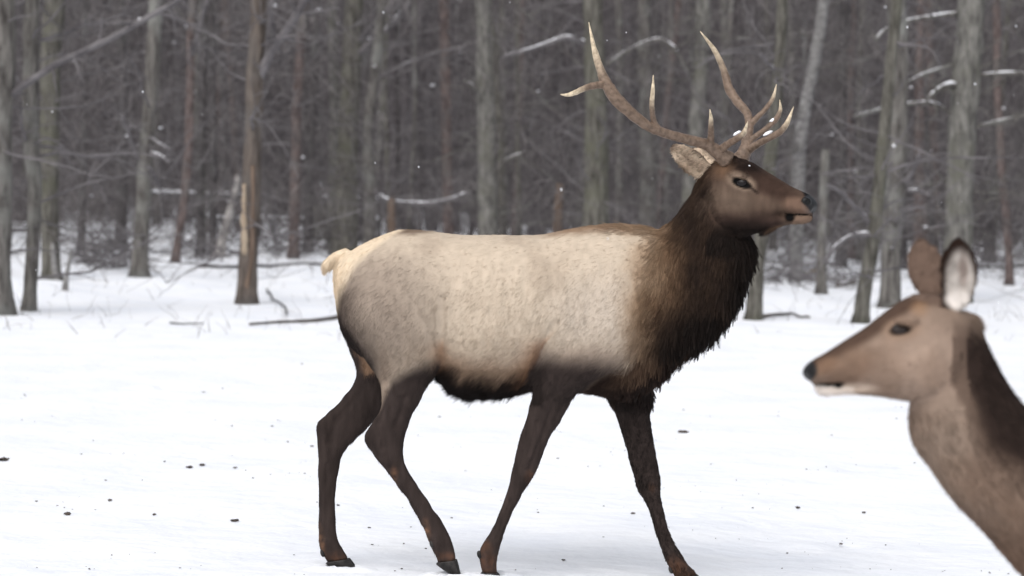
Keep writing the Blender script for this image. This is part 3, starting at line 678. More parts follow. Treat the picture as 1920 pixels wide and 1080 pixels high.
def blend(c, col, mask):
    return c + (np.asarray(col) - c) * np.clip(mask, 0, 1)[:, None]
def ell(u, v, cu, cv, ru, rv, soft=0.35, ang=0.0):
    du, dv = u - cu, v - cv; ca, sa = math.cos(ang), math.sin(ang)
    d = np.sqrt(((du * ca + dv * sa) / ru) ** 2 + ((-du * sa + dv * ca) / rv) ** 2)
    return 1 - ss(1 - soft, 1 + soft, d)
def poly_below(u, v, pts, soft):
    """1 below the polyline v = f(u)"""
    f = np.interp(u, [p[0] for p in pts], [p[1] for p in pts]); return ss(-soft, soft, v - f)
def poly_right(u, v, pts, soft):
    f = np.interp(v, [p[1] for p in pts], [p[0] for p in pts]); return ss(-soft, soft, u - f)

# -------------------------------------------------------------------- the elk bull
EYAW, HYAW = R(5), R(31)
EF = Frame((0, 11.4, 0), EYAW)
poll = EF.P(1335, 330, 0); HF = Frame(poll, HYAW)
def build_elk():
    root_loc = EF.P(960, 1085, 0); root_loc[2] = float(ground_z(root_loc[0], root_loc[1]))
    root = empty('elk_bull', root_loc, 'antlered bull elk with cream flanks and dark mane walking right across the snow', 'elk')
    lat_e = EF.R; pieces = []
    def midyaw(a): return np.array([-math.sin(a), -math.cos(a), 0])
    trunk = [((626, 508), (632, 560), .04), ((638, 486), (645, 622), .12), ((665, 466), (672, 660), .19), ((705, 446), (716, 680), .235), ((750, 431), (770, 692), .26),
             ((800, 432), (825, 702), .27), ((860, 439), (872, 730), .29), ((930, 441), (930, 731), .305), ((1010, 440), (1005, 722), .30), ((1075, 428), (1080, 734), .275),
             ((1140, 421), (1160, 738), .245), ((1195, 424), (1228, 710), .215), ((1237, 432), (1272, 664), .185), ((1264, 415), (1328, 625), .16), ((1282, 394), (1372, 570), .14),
             ((1298, 370), (1395, 510), .125), ((1312, 349), (1405, 462), .115), ((1330, 335), (1400, 430), .09)]
    yaw = np.interp(range(len(trunk)), [0, 12, 17], [EYAW, EYAW, R(22)])
    pieces.append(loft([(EF.P(*a), EF.P(*b), w) for a, b, w in trunk], [midyaw(y) for y in yaw], 34, 5, 2.2))
    # head: skull and upper jaw, then lower jaw
    head = [((1316, 340), (1330, 420), .075), ((1342, 304), (1350, 430), .10), ((1372, 294), (1376, 436), .112), ((1406, 304), (1400, 438), .108), ((1434, 321), (1422, 432), .088),
            ((1460, 336), (1444, 420), .070), ((1484, 350), (1468, 402), .060), ((1503, 359), (1488, 399), .056), ((1517, 366), (1503, 401), .054), ((1526, 377), (1516, 402), .046), ((1529, 387), (1522, 400), .024)]
    pieces.append(loft([(HF.P(*a), HF.P(*b), w) for a, b, w in head], [HF.R] * len(head), 30, 5, 2.3))
    jaw = [((1385, 398), (1390, 437), .075), ((1420, 400), (1424, 434), .062), ((1450, 400), (1452, 429), .05), ((1470, 403), (1472, 422), .042), ((1488, 401), (1488, 420), .040), ((1504, 400), (1504, 420), .038), ((1516, 401), (1516, 417), .030), ((1523, 404), (1522, 412), .014)]
    pieces.append(loft([(HF.P(*a), HF.P(*b), w) for a, b, w in jaw], [HF.R] * len(jaw), 20, 4, 2.2))
    # brow, cheek and pedicles
    for s in (1, -1):
        ax = np.stack([HF.F, HF.R, np.array([0, 0, 1.0])])
        pieces.append(blob(HF.P(1384, 327, s * 0.088), (0.05, 0.022, 0.018), ax))
        pieces.append(blob(HF.P(1365, 392, s * 0.07), (0.075, 0.04, 0.07), ax))
        pieces.append(blob(HF.P(1508, 378, s * 0.038), (0.03, 0.02, 0.02), ax))
        a, b = HF.P(1375, 322, s * 0.045), HF.P(1372, 296, s * 0.066)
        pieces.append(tube(catmull([a, (a + b) / 2, b], 3), np.full(7, 0.027), 12))
    # ears
    EARS = []
    o_n = HF.R * 0.75 + HF.F * 0.35 + np.array([0, 0, -0.3]); o_n /= np.linalg.norm(o_n)
    for s in (1, -1):
        b = HF.P(1330, 330, s * 0.075) if s == 1 else HF.P(1345, 328, -0.075)
        tip = HF.P(1261, 274, 0.20) if s == 1 else HF.P(1345, 328, -0.075) + (-HF.F * 0.16 - HF.R * 0.10 + np.array([0, 0, 0.10]))
        ax = (tip - b) / np.linalg.norm(tip - b)
        op = (HF.R * s * 0.8 + HF.F * 0.55 + np.array([0, 0, -0.15])); op -= ax * (op @ ax); op /= np.linalg.norm(op)
        sd_ = np.cross(ax, op)
        EARS.append((b, tip, op, sd_)); pieces.append(ear_shell(b, tip, sd_, op, [(0, .032), (.2, .042), (.45, .050), (.7, .046), (.88, .032), (1, .013)], 0.42, 0.012))
    # legs
    def leg(rows): pieces.append(loft([(EF.P(*a, l), EF.P(*b, l), w) for a, b, l, w in rows], [lat_e] * len(rows), 20, 4, 2.05))
    leg([((690, 500), (790, 480), .13, .07), ((645, 548), (830, 545), .155, .11), ((642, 600), (842, 610), .165, .12), ((667, 645), (834, 655), .16, .11), ((694, 684), (824, 690), .15, .095),
         ((712, 714), (804, 718), .138, .078), ((713, 758), (782, 762), .125, .058), ((695, 795), (766, 800), .12, .044), ((685, 822), (757, 835), .115, .039), ((701, 855), (758, 868), .11, .035),
         ((724, 882), (768, 888), .105, .029), ((752, 925), (793, 925), .1, .026), ((789, 982), (828, 977), .09, .025), ((803, 1012), (843, 1005), .085, .031), ((816, 1038), (852, 1033), .08, .027), ((820, 1056), (856, 1051), .08, .027)])
    leg([((670, 530), (790, 500), -.13, .07), ((648, 565), (820, 560), -.15, .11), ((648, 622), (825, 625), -.16, .115), ((656, 656), (800, 670), -.15, .10), ((669, 697), (770, 715), -.14, .08),
         ((655, 731), (735, 765), -.13, .058), ((626, 763), (695, 797), -.12, .044), ((598, 790), (664, 826), -.115, .039), ((596, 825), (645, 848), -.11, .035), ((598, 860), (636, 875), -.1, .029),
         ((597, 905), (631, 905), -.095, .025), ((598, 966), (629, 960), -.085, .025), ((597, 1010), (633, 1008), -.08, .031), ((602, 1034), (645, 1033), -.075, .027), ((614, 1055), (655, 1048), -.075, .027)])
    leg([((1120, 455), (1185, 455), .09, .05), ((1070, 520), (1200, 510), .15, .08), ((1035, 600), (1212, 590), .175, .09), ((1012, 650), (1195, 655), .17, .09), ((1001, 690), (1150, 700), .155, .085),
         ((999, 735), (1082, 738), .138, .064), ((990, 773), (1057, 780), .12, .05), ((972, 831), (1029, 827), .11, .041), ((961, 878), (1010, 873), .1, .036), ((955, 903), (996, 902), .095, .036),
         ((946, 934), (973, 936), .09, .027), ((928, 982), (952, 984), .085, .024), ((901, 1027), (937, 1025), .08, .031), ((899, 1050), (932, 1055), .075, .027), ((904, 1074), (932, 1076), .075, .027)])
    leg([((1120, 460), (1185, 455), -.09, .05), ((1090, 530), (1200, 520), -.145, .08), ((1090, 610), (1212, 600), -.165, .09), ((1100, 660), (1218, 660), -.155, .085), ((1125, 700), (1218, 702), -.145, .07),
         ((1139, 742), (1217, 740), -.13, .058), ((1154, 778), (1218, 780), -.12, .05), ((1172, 836), (1226, 835), -.11, .041), ((1188, 884), (1236, 884), -.1, .036), ((1195, 912), (1238, 912), -.095, .036),
         ((1212, 943), (1240, 940), -.09, .027), ((1234, 1009), (1259, 1005), -.085, .024), ((1248, 1050), (1280, 1044), -.08, .031), ((1260, 1072), (1298, 1066), -.078, .027), ((1272, 1086), (1306, 1079), -.078, .027)])
    # tail
    tp = catmull([EF.P(655, 478), EF.P(636, 482), EF.P(618, 494), EF.P(608, 508)], 4)
    pieces.append(tube(tp, np.interp(np.linspace(0, 1, len(tp)), [0, .5, .85, 1], [.03, .026, .022, .008]), 12))
    V, q = skin_together(pieces, 0.0062)
    u, v = project(V)
    wgt = 0.75 - 0.45 * ss(1300, 1345, u) * (v < 450)
    V = relax(V, q, wgt, 6)
    u, v = project(V)
    V = V + normals(V, q) * ((ss(690, 760, v) * 0.0035 + 0.0015) * vnoise(V * [1, 1, 0.25], 38, 4))[:, None]
    nn = normals(V, q); u, v = project(V)
    for pts, wd, dp in (([(724, 742), (704, 800), (718, 838)], 7, 5), ([(668, 742), (630, 788), (616, 830)], 7, 5), ([(1040, 752), (1012, 830), (992, 880)], 5, 4), ([(1006, 790), (992, 850)], 4, 3), ([(957, 938), (932, 1010)], 4, 3), ([(612, 870), (611, 1005)], 4, 3),
                        ([(738, 898), (806, 1000)], 4, 3), ([(1186, 770), (1214, 885)], 5, 4), ([(1226, 940), (1254, 1030)], 4, 3), ([(760, 745), (742, 800)], 6, 4), ([(827, 560), (828, 640), (829, 700)], 7, 6), ([(1042, 606), (1020, 640), (1004, 690)], 7, 7),
                        ([(700, 560), (740, 640), (752, 690)], 14, 3)):
        d = np.full(len(V), 1e9)
        for (x0, y0), (x1, y1) in zip(pts[:-1], pts[1:]):
            ex, ey = x1 - x0, y1 - y0; t = np.clip(((u - x0) * ex + (v - y0) * ey) / (ex * ex + ey * ey), 0, 1); d = np.minimum(d, np.hypot(u - x0 - t * ex, v - y0 - t * ey))
        V = V - nn * (dp * (0.0017 if wd < 8 and pts[0][1] > 700 else 0.001) * np.exp(-(d / wd) ** 2))[:, None]
    nn = normals(V, q); u, v = project(V)
    for cu, cv, ru, rv, dp in ((852, 560, 40, 90, -16), (765, 478, 40, 22, 10), (1110, 560, 60, 90, 10), (1045, 560, 22, 80, -8), (700, 590, 50, 60, 8), (1178, 610, 26, 60, 8), (600, 800, 10, 14, 5), (690, 822, 10, 14, 5), (985, 888, 12, 12, 4), (1222, 900, 12, 12, 4), (930, 480, 70, 30, 5), (1372, 372, 26, 9, 6), (1404, 366, 20, 8, -4), (1345, 400, 24, 20, 5), (1440, 372, 26, 8, 3), (1455, 350, 24, 6, -3), (1476, 388, 10, 8, 4), (1502, 392, 12, 6, 3)):
        V = V + nn * (dp * 0.001 * np.exp(-(((u - cu) / ru) ** 2 + ((v - cv) / rv) ** 2)))[:, None]
    # nostrils, eye hollows
    nn = normals(V, q)
    for s in (1, -1):
        c = HF.P(1516, 377, s * 0.05); d = np.linalg.norm((V - c) / np.array([.014, .014, .010]), axis=1); V = V - nn * (0.007 * np.clip(1 - d * d, 0, 1))[:, None]
        c = HF.P(1388, 343, s * 0.105); d = np.linalg.norm((V - c) / np.array([.034, .034, .018]), axis=1); V = V - nn * (0.010 * np.clip(1 - d * d, 0, 1))[:, None]

    def ear_t(P):
        """position along the nearer ear (-1 off it), and which way it faces"""
        out = np.full(len(P), -1.0); fc = np.zeros(len(P)); vv = np.zeros(len(P))
        for b, tip, op, sd_ in EARS:
            ax = tip - b; L_ = np.linalg.norm(ax); ax = ax / L_; d = P - b; t = d @ ax / L_; off = d - np.outer(d @ ax, ax)
            m_ = (t > 0.12) & (t < 1.1) & (np.linalg.norm(off, axis=1) < 0.085) & (np.linalg.norm(P - HF.P(1345, 345), axis=1) > 0.085)
            out = np.where(m_, t, out); fc = np.where(m_, off @ op, fc); vv = np.where(m_, off @ sd_, vv)
        return out, fc, vv
    TAN, DARK, LEG = srgb(150, 118, 88), srgb(58, 42, 36), srgb(73, 61, 57)
    def colour(P, Nn):
        u, v = project(P); l = (P - EF.O) @ EF.R; hl = (P - HF.O) @ HF.R
        n1 = vnoise(P, 6); n2 = vnoise(P, 22, 7); n3 = vnoise(P, 60, 11)
        u = u + n1 * 10 + n2 * 5; v = v + n1 * 6 - n2 * 5
        c = np.tile(srgb(190, 173, 152), (len(P), 1))
        c = blend(c, srgb(186, 171, 154), ell(u, v, 1130, 600, 90, 80, 0.6))
        c = blend(c, srgb(172, 154, 134), ss(0.05, 0.5, n1) * 0.6)
        c = blend(c, srgb(158, 142, 126), ss(900, 690, u) * ss(440, 520, v) * 0.75)  # body shading toward the hind painted into the coat colour
        c = blend(c, srgb(170, 150, 128), ss(600, 680, v) * 0.5)  # lower flank shading painted in as well
        c = blend(c, srgb(146, 130, 116), ell(u, v, 680, 600, 120, 110, 0.7) * 0.7)  # more hindquarter shading put into the coat colour
        # top line, withers
        top = 1 - poly_below(u, v, [(700, 444), (800, 440), (900, 440), (1000, 442), (1050, 440), (1150, 434), (1250, 440)], 9)
        c = blend(c, srgb(150, 122, 96), top * ss(960, 1060, u))
        c = blend(c, srgb(128, 108, 90), ell(u, v, 770, 428, 45, 14, .5))
        # rump rim and pale rump
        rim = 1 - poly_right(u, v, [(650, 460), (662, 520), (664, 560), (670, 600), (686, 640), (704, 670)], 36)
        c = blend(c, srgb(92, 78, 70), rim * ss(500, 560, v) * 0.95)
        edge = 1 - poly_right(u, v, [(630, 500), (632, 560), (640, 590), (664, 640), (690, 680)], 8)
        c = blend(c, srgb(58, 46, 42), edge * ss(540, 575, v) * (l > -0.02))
        rump = 1 - poly_right(u, v, [(766, 425), (730, 441), (690, 468), (660, 499), (643, 530), (635, 560), (629, 595)], 13)
        c = blend(c, srgb(212, 191, 162), rump * (v < 600))
        # neck
        c = blend(c, srgb(166, 138, 108), poly_right(u + n1 * 22 + n2 * 10, v, [(1190, 400), (1195, 440), (1180, 500), (1180, 600), (1190, 660), (1240, 690)], 46))
        nk = poly_right(u + n1 * 18 + n2 * 14, v, [(1230, 400), (1238, 440), (1225, 520), (1222, 600), (1205, 655), (1200, 700)], 44)
        c = blend(c, srgb(126, 95, 68), nk)
        dk = poly_right(u, v, [(1262, 380), (1272, 430), (1278, 480), (1268, 560), (1230, 600), (1222, 650)], 30)
        c = blend(c, srgb(62, 47, 39), dk * (0.88 + 0.12 * n2))
        c = blend(c, srgb(38, 30, 27), poly_right(u, v, [(1390, 400), (1370, 480), (1345, 560), (1270, 600), (1235, 640)], 30) * 0.85)
        c = blend(c, srgb(92, 68, 50), ss(0.12, 0.4, n1) * dk * 0.6)
        # breast
        # belly
        bl = poly_below(u, v, [(800, 676), (830, 684), (880, 698), (940, 700), (1000, 690), (1020, 720)], 12) * (1 - ss(1000, 1020, u)) * ss(805, 830, u)
        tanb = poly_below(u, v, [(800, 640), (850, 668), (900, 680), (950, 682), (1010, 650)], 22) * (1 - ss(1005, 1030, u)) * ss(800, 840, u)
        c = blend(c, srgb(152, 122, 96), tanb * 0.85); c = blend(c, srgb(40, 30, 27), bl)
        ln = np.interp(v, [600, 620, 640, 665, 690, 720], [1046, 1034, 1022, 1008, 1000, 997]); dl = ln - u
        c = blend(c, srgb(158, 108, 68), np.exp(-np.clip(dl, 0, None) / 22) * (dl > -3) * ss(612, 660, v) * (1 - ss(690, 712, v)) * 0.85)
        c = blend(c, srgb(88, 62, 48), np.exp(-np.clip(dl, 0, None) / 6) * (dl > -3) * ss(630, 660, v) * (1 - ss(700, 720, v)) * 0.7)
        dr = u - 826
        c = blend(c, srgb(150, 110, 78), np.exp(-np.abs(dr) / 12) * ss(625, 655, v) * (1 - ss(690, 705, v)) * 0.7)
        c = blend(c, srgb(150, 130, 112), ell(u, v, 718, 725, 16, 60, .7) * (l > 0) * 0.8)
        # near fore leg and shoulder, near hind leg
        br = poly_below(u, v, [(1000, 800), (1090, 745), (1130, 712), (1175, 684), (1200, 660), (1230, 656), (1300, 652)], 8) * ss(1080, 1120, u) * (1 - ss(735, 760, v))
        shl = poly_below(u, v, [(980, 672), (1020, 676), (1060, 678), (1100, 682), (1160, 690), (1200, 700)], 20) * ss(994, 1002, u + n1 * -10) * (1 - br)
        c = blend(c, srgb(146, 128, 114), poly_below(u, v, [(980, 650), (1050, 660), (1120, 655), (1180, 670)], 24) * ss(1000, 1012, u) * (1 - ss(1165, 1200, u)) * 0.8)
        c = blend(c, LEG, shl)
        c = blend(c, srgb(100, 76, 58), br)
        c = blend(c, srgb(60, 42, 34), br * ss(-0.1, 0.25, n1))
        hnd = poly_below(u, v, [(690, 770), (712, 765), (726, 738), (745, 708), (780, 690), (826, 676), (840, 670)], 18) * (1 - ss(822, 834, u))
        c = blend(c, LEG, hnd * (l > 0))
        c = blend(c, LEG, ss(745, 765, v) * ((u > 860) | (u < 690)))
        c = blend(c, LEG, ss(830, 850, v))
        # far hind leg: tan inside, black rim
        far = (l < 0.02) & (v > 600) & (u < 835)
        c = blend(c, srgb(152, 118, 90), far * 1.0)
        c = blend(c, LEG, far * np.maximum(ss(690, 715, v), 1 - ss(0, 22, u - np.interp(v, [600, 650, 700], [640, 655, 672]))))
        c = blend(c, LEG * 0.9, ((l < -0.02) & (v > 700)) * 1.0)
        # knees, hocks, fetlocks
        for (cu, cv, ru, rv, cc) in ((736, 890, 7, 16, (150, 105, 75)), (990, 893, 9, 10, (130, 85, 58)), (1228, 915, 9, 8, (120, 84, 60)), (600, 1018, 8, 26, (168, 118, 80)), (632, 1052, 20, 14, (122, 80, 55)),
                                     (803, 1005, 8, 24, (160, 112, 78)), (838, 1046, 20, 9, (128, 84, 58)), (907, 1026, 12, 16, (120, 80, 54)), (914, 1062, 20, 18, (132, 84, 54)), (1262, 1062, 16, 18, (146, 96, 62)), (1290, 1068, 14, 14, (120, 78, 52)),
                                     (1149, 790, 6, 50, (112, 82, 64))):
            c = blend(c, srgb(*cc), ell(u, v, cu, cv, ru, rv, .8) * (0.30 + 0.35 * n3))
        # head
        u, v = project(P); u = u + n2 * 3; v = v + n2 * 3
        hd = poly_right(u, v, [(1340, 300), (1330, 340), (1325, 380), (1345, 420), (1400, 440)], 26) * (1 - ss(434, 452, v)) * (u > 1300)
        c = blend(c, srgb(98, 78, 65), hd)
        c = blend(c, srgb(122, 102, 86), hd * ell(u, v, 1372, 372, 44, 26, .8) * 0.7)
        c = blend(c, srgb(118, 96, 80), hd * ell(u, v, 1440, 378, 30, 14, .8, 0.2) * 0.5)
        c = blend(c, srgb(78, 58, 48), hd * ell(u, v, 1440, 345, 60, 20, .5, 0.45))
        c = blend(c, srgb(74, 56, 49), hd * poly_below(u, v, [(1340, 400), (1400, 405), (1460, 402)], 16) * (1 - ss(1455, 1475, u)))
        c = blend(c, srgb(50, 39, 34), poly_below(u, v, [(1320, 432), (1380, 414), (1430, 418), (1462, 430)], 12) * (u > 1325) * (1 - ss(1455, 1468, u)) * (v < 470) * 0.9)
        c = blend(c, srgb(52, 38, 32), hd * ell(u, v, 1398, 307, 36, 15, .5, 0.4) * (0.85 + 0.5 * n2))
        c = blend(c, srgb(128, 96, 70), hd * ell(u, v, 1352, 312, 20, 20, .7) * 0.8)
        c = blend(c, srgb(164, 140, 118), hd * ell(u, v, 1390, 341, 25, 15, .45, 0.4) * 0.75)
        c = blend(c, srgb(28, 21, 19), hd * ell(u, v, 1391, 344, 20, 9.5, .2, 0.42))
        c = blend(c, srgb(50, 38, 33), hd * ell(u, v, 1413, 356, 10, 2.6, .5, 0.65) * 0.8)
        c = blend(c, srgb(128, 100, 82), hd * ell(u, v, 1492, 385, 26, 15, .5, 0.2) * 0.9)
        c = blend(c, srgb(130, 105, 87), (u > 1486) * (v > 403) * (v < 430) * hd)
        c = blend(c, srgb(118, 90, 66), hd * ell(u, v, 1462, 428, 10, 6, .6) * 0.7)
        c = blend(c, srgb(18, 15, 15), (u > 1462) * ell(u, v, 1480, 407, 9, 8, .4))
        c = blend(c, srgb(22, 18, 17), hd * (u > 1470) * ell(u, v, 1500, 402, 30, 1.6, .5, 0.07))
        c = blend(c, srgb(33, 32, 36), hd * poly_right(u, v, [(1500, 350), (1507, 366), (1503, 378), (1514, 390), (1524, 402)], 3) * (u > 1496))
        c = blend(c, srgb(10, 9, 9), hd * ell(u, v, 1512, 379, 9, 6, .3, 0.5))
        # ears
        et, ef, ev = ear_t(P); er = et > 0
        inner = er & ((Nn @ EARS[0][2] > 0) | (Nn @ EARS[1][2] > 0))
        c = blend(c, srgb(126, 92, 66), er * 1.0)
        c = blend(c, srgb(214, 192, 166), inner * (0.8 + 0.35 * n2))
        c = blend(c, srgb(120, 92, 72), inner * np.exp(-((ev / 0.016) ** 2)) * ss(0.1, 0.4, et) * (1 - ss(0.6, 0.85, et)) * 0.5)
        c = blend(c, srgb(222, 200, 174), inner * (ev > 0.02) * (v > 315) * 0.6)
        c = blend(c, srgb(92, 70, 56), er * np.maximum(ss(0.86, 1.0, et), ss(.030, .046, np.abs(ev))) * 0.75)
        c = blend(c, srgb(60, 44, 36), ell(u, v, 1322, 356, 8, 10, .6))
        g_ = c @ np.array([.3, .55, .15]); c = g_[:, None] + (c - g_[:, None]) * 0.86
        c = c * (np.clip(g_ / 0.42, 0.02, 1) ** 0.27)[:, None]
        u, v = project(P); c = c * (1 + (0.12 + 0.2 * ss(690, 750, v) + 0.10 * (u > 1330) * (v < 440)) * vnoise(P * [1, 1, 0.25], 55, 8))[:, None]
        return np.clip(c, 0.004, 0.9)
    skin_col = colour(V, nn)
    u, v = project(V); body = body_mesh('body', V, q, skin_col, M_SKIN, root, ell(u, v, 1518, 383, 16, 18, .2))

    def masks(P):
        u, v = project(P); l = (P - EF.O) @ EF.R
        head = ss(1312, 1372, u + (380 - v) * 0.2) * (1 - ss(425, 450, v)); ear = (ear_t(P)[0] > 0) * 1.0
        legs = np.maximum(ss(735, 775, v), ss(700, 730, v) * (u < 800))
        neck = poly_right(u, v, [(1225, 410), (1215, 500), (1200, 600), (1195, 660), (1140, 720)], 30) * (1 - head)
        mane = poly_right(u, v, [(1392, 430), (1365, 500), (1330, 570), (1260, 620), (1180, 690)], 25) * (1 - ss(1395, 1440, u) * (v < 430))
        belly = poly_below(u, v, [(800, 690), (870, 702), (1000, 696), (1020, 690)], 14) * ss(800, 840, u) * (1 - ss(1010, 1030, u)) * (1 - ss(742, 760, v))
        return u, v, l, head, ear, legs, neck, mane, belly
    def density(P, Nn):
        u, v, l, head, ear, legs, neck, mane, belly = masks(P)
        d = 1.0 + 0.5 * neck + 0.6 * head + 0.8 * mane + 1.5 * belly + 0.8 * ear - 0.2 * legs
        d = d * np.where((Nn @ EF.R) < -0.3, 0.22, 1.0)
        hu = ell(u, v, 1388, 343, 21, 10, .1) * (Nn @ HF.R > 0) + ((u > 1504) & (v < 402)) + ell(u, v, 1480, 408, 14, 9, .1)
        return d * (1 - np.clip(hu, 0, 1))
    def length(P, Nn):
        u, v, l, head, ear, legs, neck, mane, belly = masks(P)
        L = 0.021 + 0.0 * u
        L = L + 0.020 * neck + 0.034 * mane * (1 - 0.55 * ss(650, 690, v))
        L = L + 0.035 * np.clip(Nn[:, 2], 0, 1) * ss(1080, 1180, u) * (v < 440) * (1 - head)
        L = L * (1 - belly) + 0.062 * belly * np.clip(0.3 - Nn[:, 2], 0, 1)
        L = np.where(legs > 0, L * (1 - legs) + 0.014 * legs, L)
        L = L * (1 - head) + (0.010 + 0.012 * ss(360, 300, v)) * head
        L = np.where(ear > 0, 0.016, L)
        L = L + ell(u, v, 1455, 434, 16, 8, .3) * 0.035 * (v > 424)
        L = np.where((v < 545) & (u < 640), 0.026, L)
        return np.maximum(L, 0.005)
    def flow(P, Nn):
        u, v, l, head, ear, legs, neck, mane, belly = masks(P)
        s = np.full(len(P), -1.0); z = np.full(len(P), -0.62)
        r = ss(760, 660, u); s = s * (1 - r) - 0.45 * r; z = z * (1 - r) - 1.0 * r
        tl = np.clip(Nn[:, 2], 0, 1); z = z * (1 - tl)
        s = s * (1 - neck) - 0.45 * neck; z = z * (1 - neck) - 1.0 * neck
        s = s * (1 - mane) + 0.02 * mane; z = z * (1 - mane) - 1.0 * mane
        s = s * (1 - legs); z = z * (1 - legs) - legs
        s = s * (1 - head) - head; z = z * (1 - head) + 0.25 * head
        D = s[:, None] * EF.F + z[:, None] * np.array([0, 0, 1.0])
        D = np.where(ear[:, None] > 0, (-HF.F + np.array([0, 0, 0.4]))[None], D)
        cm = ell(u, v, 1455, 434, 16, 8, .3)[:, None]
        return D * (1 - cm) + cm * np.array([0.1, 0, -1.0])
    def lift(P, Nn):
        u, v, l, head, ear, legs, neck, mane, belly = masks(P)
        f = 0.10 + 0.30 * neck + 0.15 * mane + 0.35 * belly - 0.1 * legs - 0.1 * head + 0.2 * ear
        return f
    def clump(P):
        u, v, l, head, ear, legs, neck, mane, belly = masks(P)
        return np.clip(0.17 + 0.48 * neck + 0.25 * mane + 0.35 * belly - 0.3 * legs - 0.25 * head, 0, 0.9)
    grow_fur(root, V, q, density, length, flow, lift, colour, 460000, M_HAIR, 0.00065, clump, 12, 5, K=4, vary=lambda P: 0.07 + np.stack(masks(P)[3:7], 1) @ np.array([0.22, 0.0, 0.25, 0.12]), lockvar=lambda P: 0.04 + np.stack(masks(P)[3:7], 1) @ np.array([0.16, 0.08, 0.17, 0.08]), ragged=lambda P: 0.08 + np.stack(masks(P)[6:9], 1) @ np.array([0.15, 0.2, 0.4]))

    bvh = BVHTree.FromPolygons(V.tolist(), q.tolist())
    # eyes
    for s in (1, -1):
        o_ = HF.P(1388, 343, 0.0); far = o_ + HF.R * s * 0.4 if s == -1 else HF.P(1388, 343, 0.4)
        if s == 1: start = HF.P(1388, 343, 0.4); dirv = ray(1388, 343)
        else: start = o_ + HF.R * s * 0.4; dirv = -HF.R * s
        hit = bvh.ray_cast(Vector(start), Vector(dirv))
        c = np.array(hit[0]) - HF.R * s * 0.008
        e_ = mesh_obj('eye', *blob(c, (0.027, 0.019, 0.021), np.stack([HF.F, HF.R, np.array([0, 0, 1.0])]), 20, 14), M_EYE, root)
    # hooves and dewclaws
    def hoof(px0, px1, toe, l):
        A, B, T = EF.P(*px0, l), EF.P(*px1, l), EF.P(*toe, l)
        gz = min(float(ground_z(T[0], T[1])), T[2] + 0.012)
        h = None
        for s in (1, -1):
            c = EF.R * s * 0.0165
            rows = [(A + c, B + c, .016), (A * .55 + T * .45 + c + [0, 0, -0.006], B * .5 + T * .5 + c + [0, 0, 0.016], .018), (T + c * 0.8 + [0, 0, -0.004] - EF.F * 0.012, T + c * .8 + [0, 0, 0.008], .008)]
            rows[0] = (A + c, B + c, .017)
            heel = A + c; heel[2] = max(min(A[2] - 0.02, A[2]), gz - 0.008)
            Vh, Fh = loft([(A + c, B + c, .0165), (heel * 0.6 + A * 0.4 + c * 0, (B * 0.5 + T * 0.5) + c + [0, 0, 0.006], .0185), (np.array([*(heel * .35 + T * .65)[:2], T[2] - 0.002]), T + c * .7 + [0, 0, 0.006], .011)], [EF.R] * 3, 14, 4, 2.1)
            if s == 1: h = mesh_obj('hoof', Vh, Fh, M_HORN, root)
            else: mesh_obj('hoof', Vh, Fh, M_HORN, root)
    hoof((820, 1054), (856, 1049), (863, 1079), .08); hoof((614, 1053), (655, 1047), (671, 1073), -.075)
    hoof((903, 1072), (933, 1074), (945, 1096), .075); hoof((1271, 1084), (1306, 1077), (1325, 1099), -.078)
    for px, py, l in ((810, 1020, .085), (605, 1037, -.078), (899, 1040, .08), (1258, 1068, -.08)):
        for s in (1, -1):
            c = EF.P(px, py, l + s * 0.014)
            d = np.array([0.25, 0, -1.0]); d /= np.linalg.norm(d); a2 = np.array([1.0, 0, 0.25]); a2 /= np.linalg.norm(a2)
            mesh_obj('dewclaw', *blob(c, (0.010, 0.008, 0.017), np.stack([a2, np.array([0, 1.0, 0]), d]), 10, 7), M_HORN, root)
    # antlers
    hy = HF.P(1375, 300, 0)[1]
    M_ANT = mat('antler', (0.2, 0.13, 0.08), 0.55, 0.35); Ln = M_ANT.node_tree.links; B_ = M_ANT.node_tree.nodes['Principled BSDF']
    at_ = N(M_ANT, 'ShaderNodeAttribute', attribute_name='tone'); tc = N(M_ANT, 'ShaderNodeTexCoord')
    nz = N(M_ANT, 'ShaderNodeTexNoise'); nz.inputs['Scale'].default_value = 60; nz.inputs['Detail'].default_value = 5
    Ln.new(tc.outputs['Object'], nz.inputs['Vector'])
    mx = N(M_ANT, 'ShaderNodeMixRGB', blend_type='MULTIPLY'); mx.inputs[0].default_value = 0.6
    rp = N(M_ANT, 'ShaderNodeValToRGB'); rp.color_ramp.elements[0].color = (0.45, 0.42, 0.4, 1); rp.color_ramp.elements[1].color = (1.25, 1.25, 1.25, 1); rp.color_ramp.elements[0].position = .35; rp.color_ramp.elements[1].position = .62
    Ln.new(nz.outputs[0], rp.inputs[0]); Ln.new(at_.outputs['Color'], mx.inputs[1]); Ln.new(rp.outputs[0], mx.inputs[2]); Ln.new(mx.outputs[0], B_.inputs['Base Color'])
    bp = N(M_ANT, 'ShaderNodeBump'); bp.inputs['Strength'].default_value = 0.9; bp.inputs['Distance'].default_value = 0.006
    Ln.new(nz.outputs[0], bp.inputs['Height']); Ln.new(bp.outputs[0], B_.inputs['Normal'])
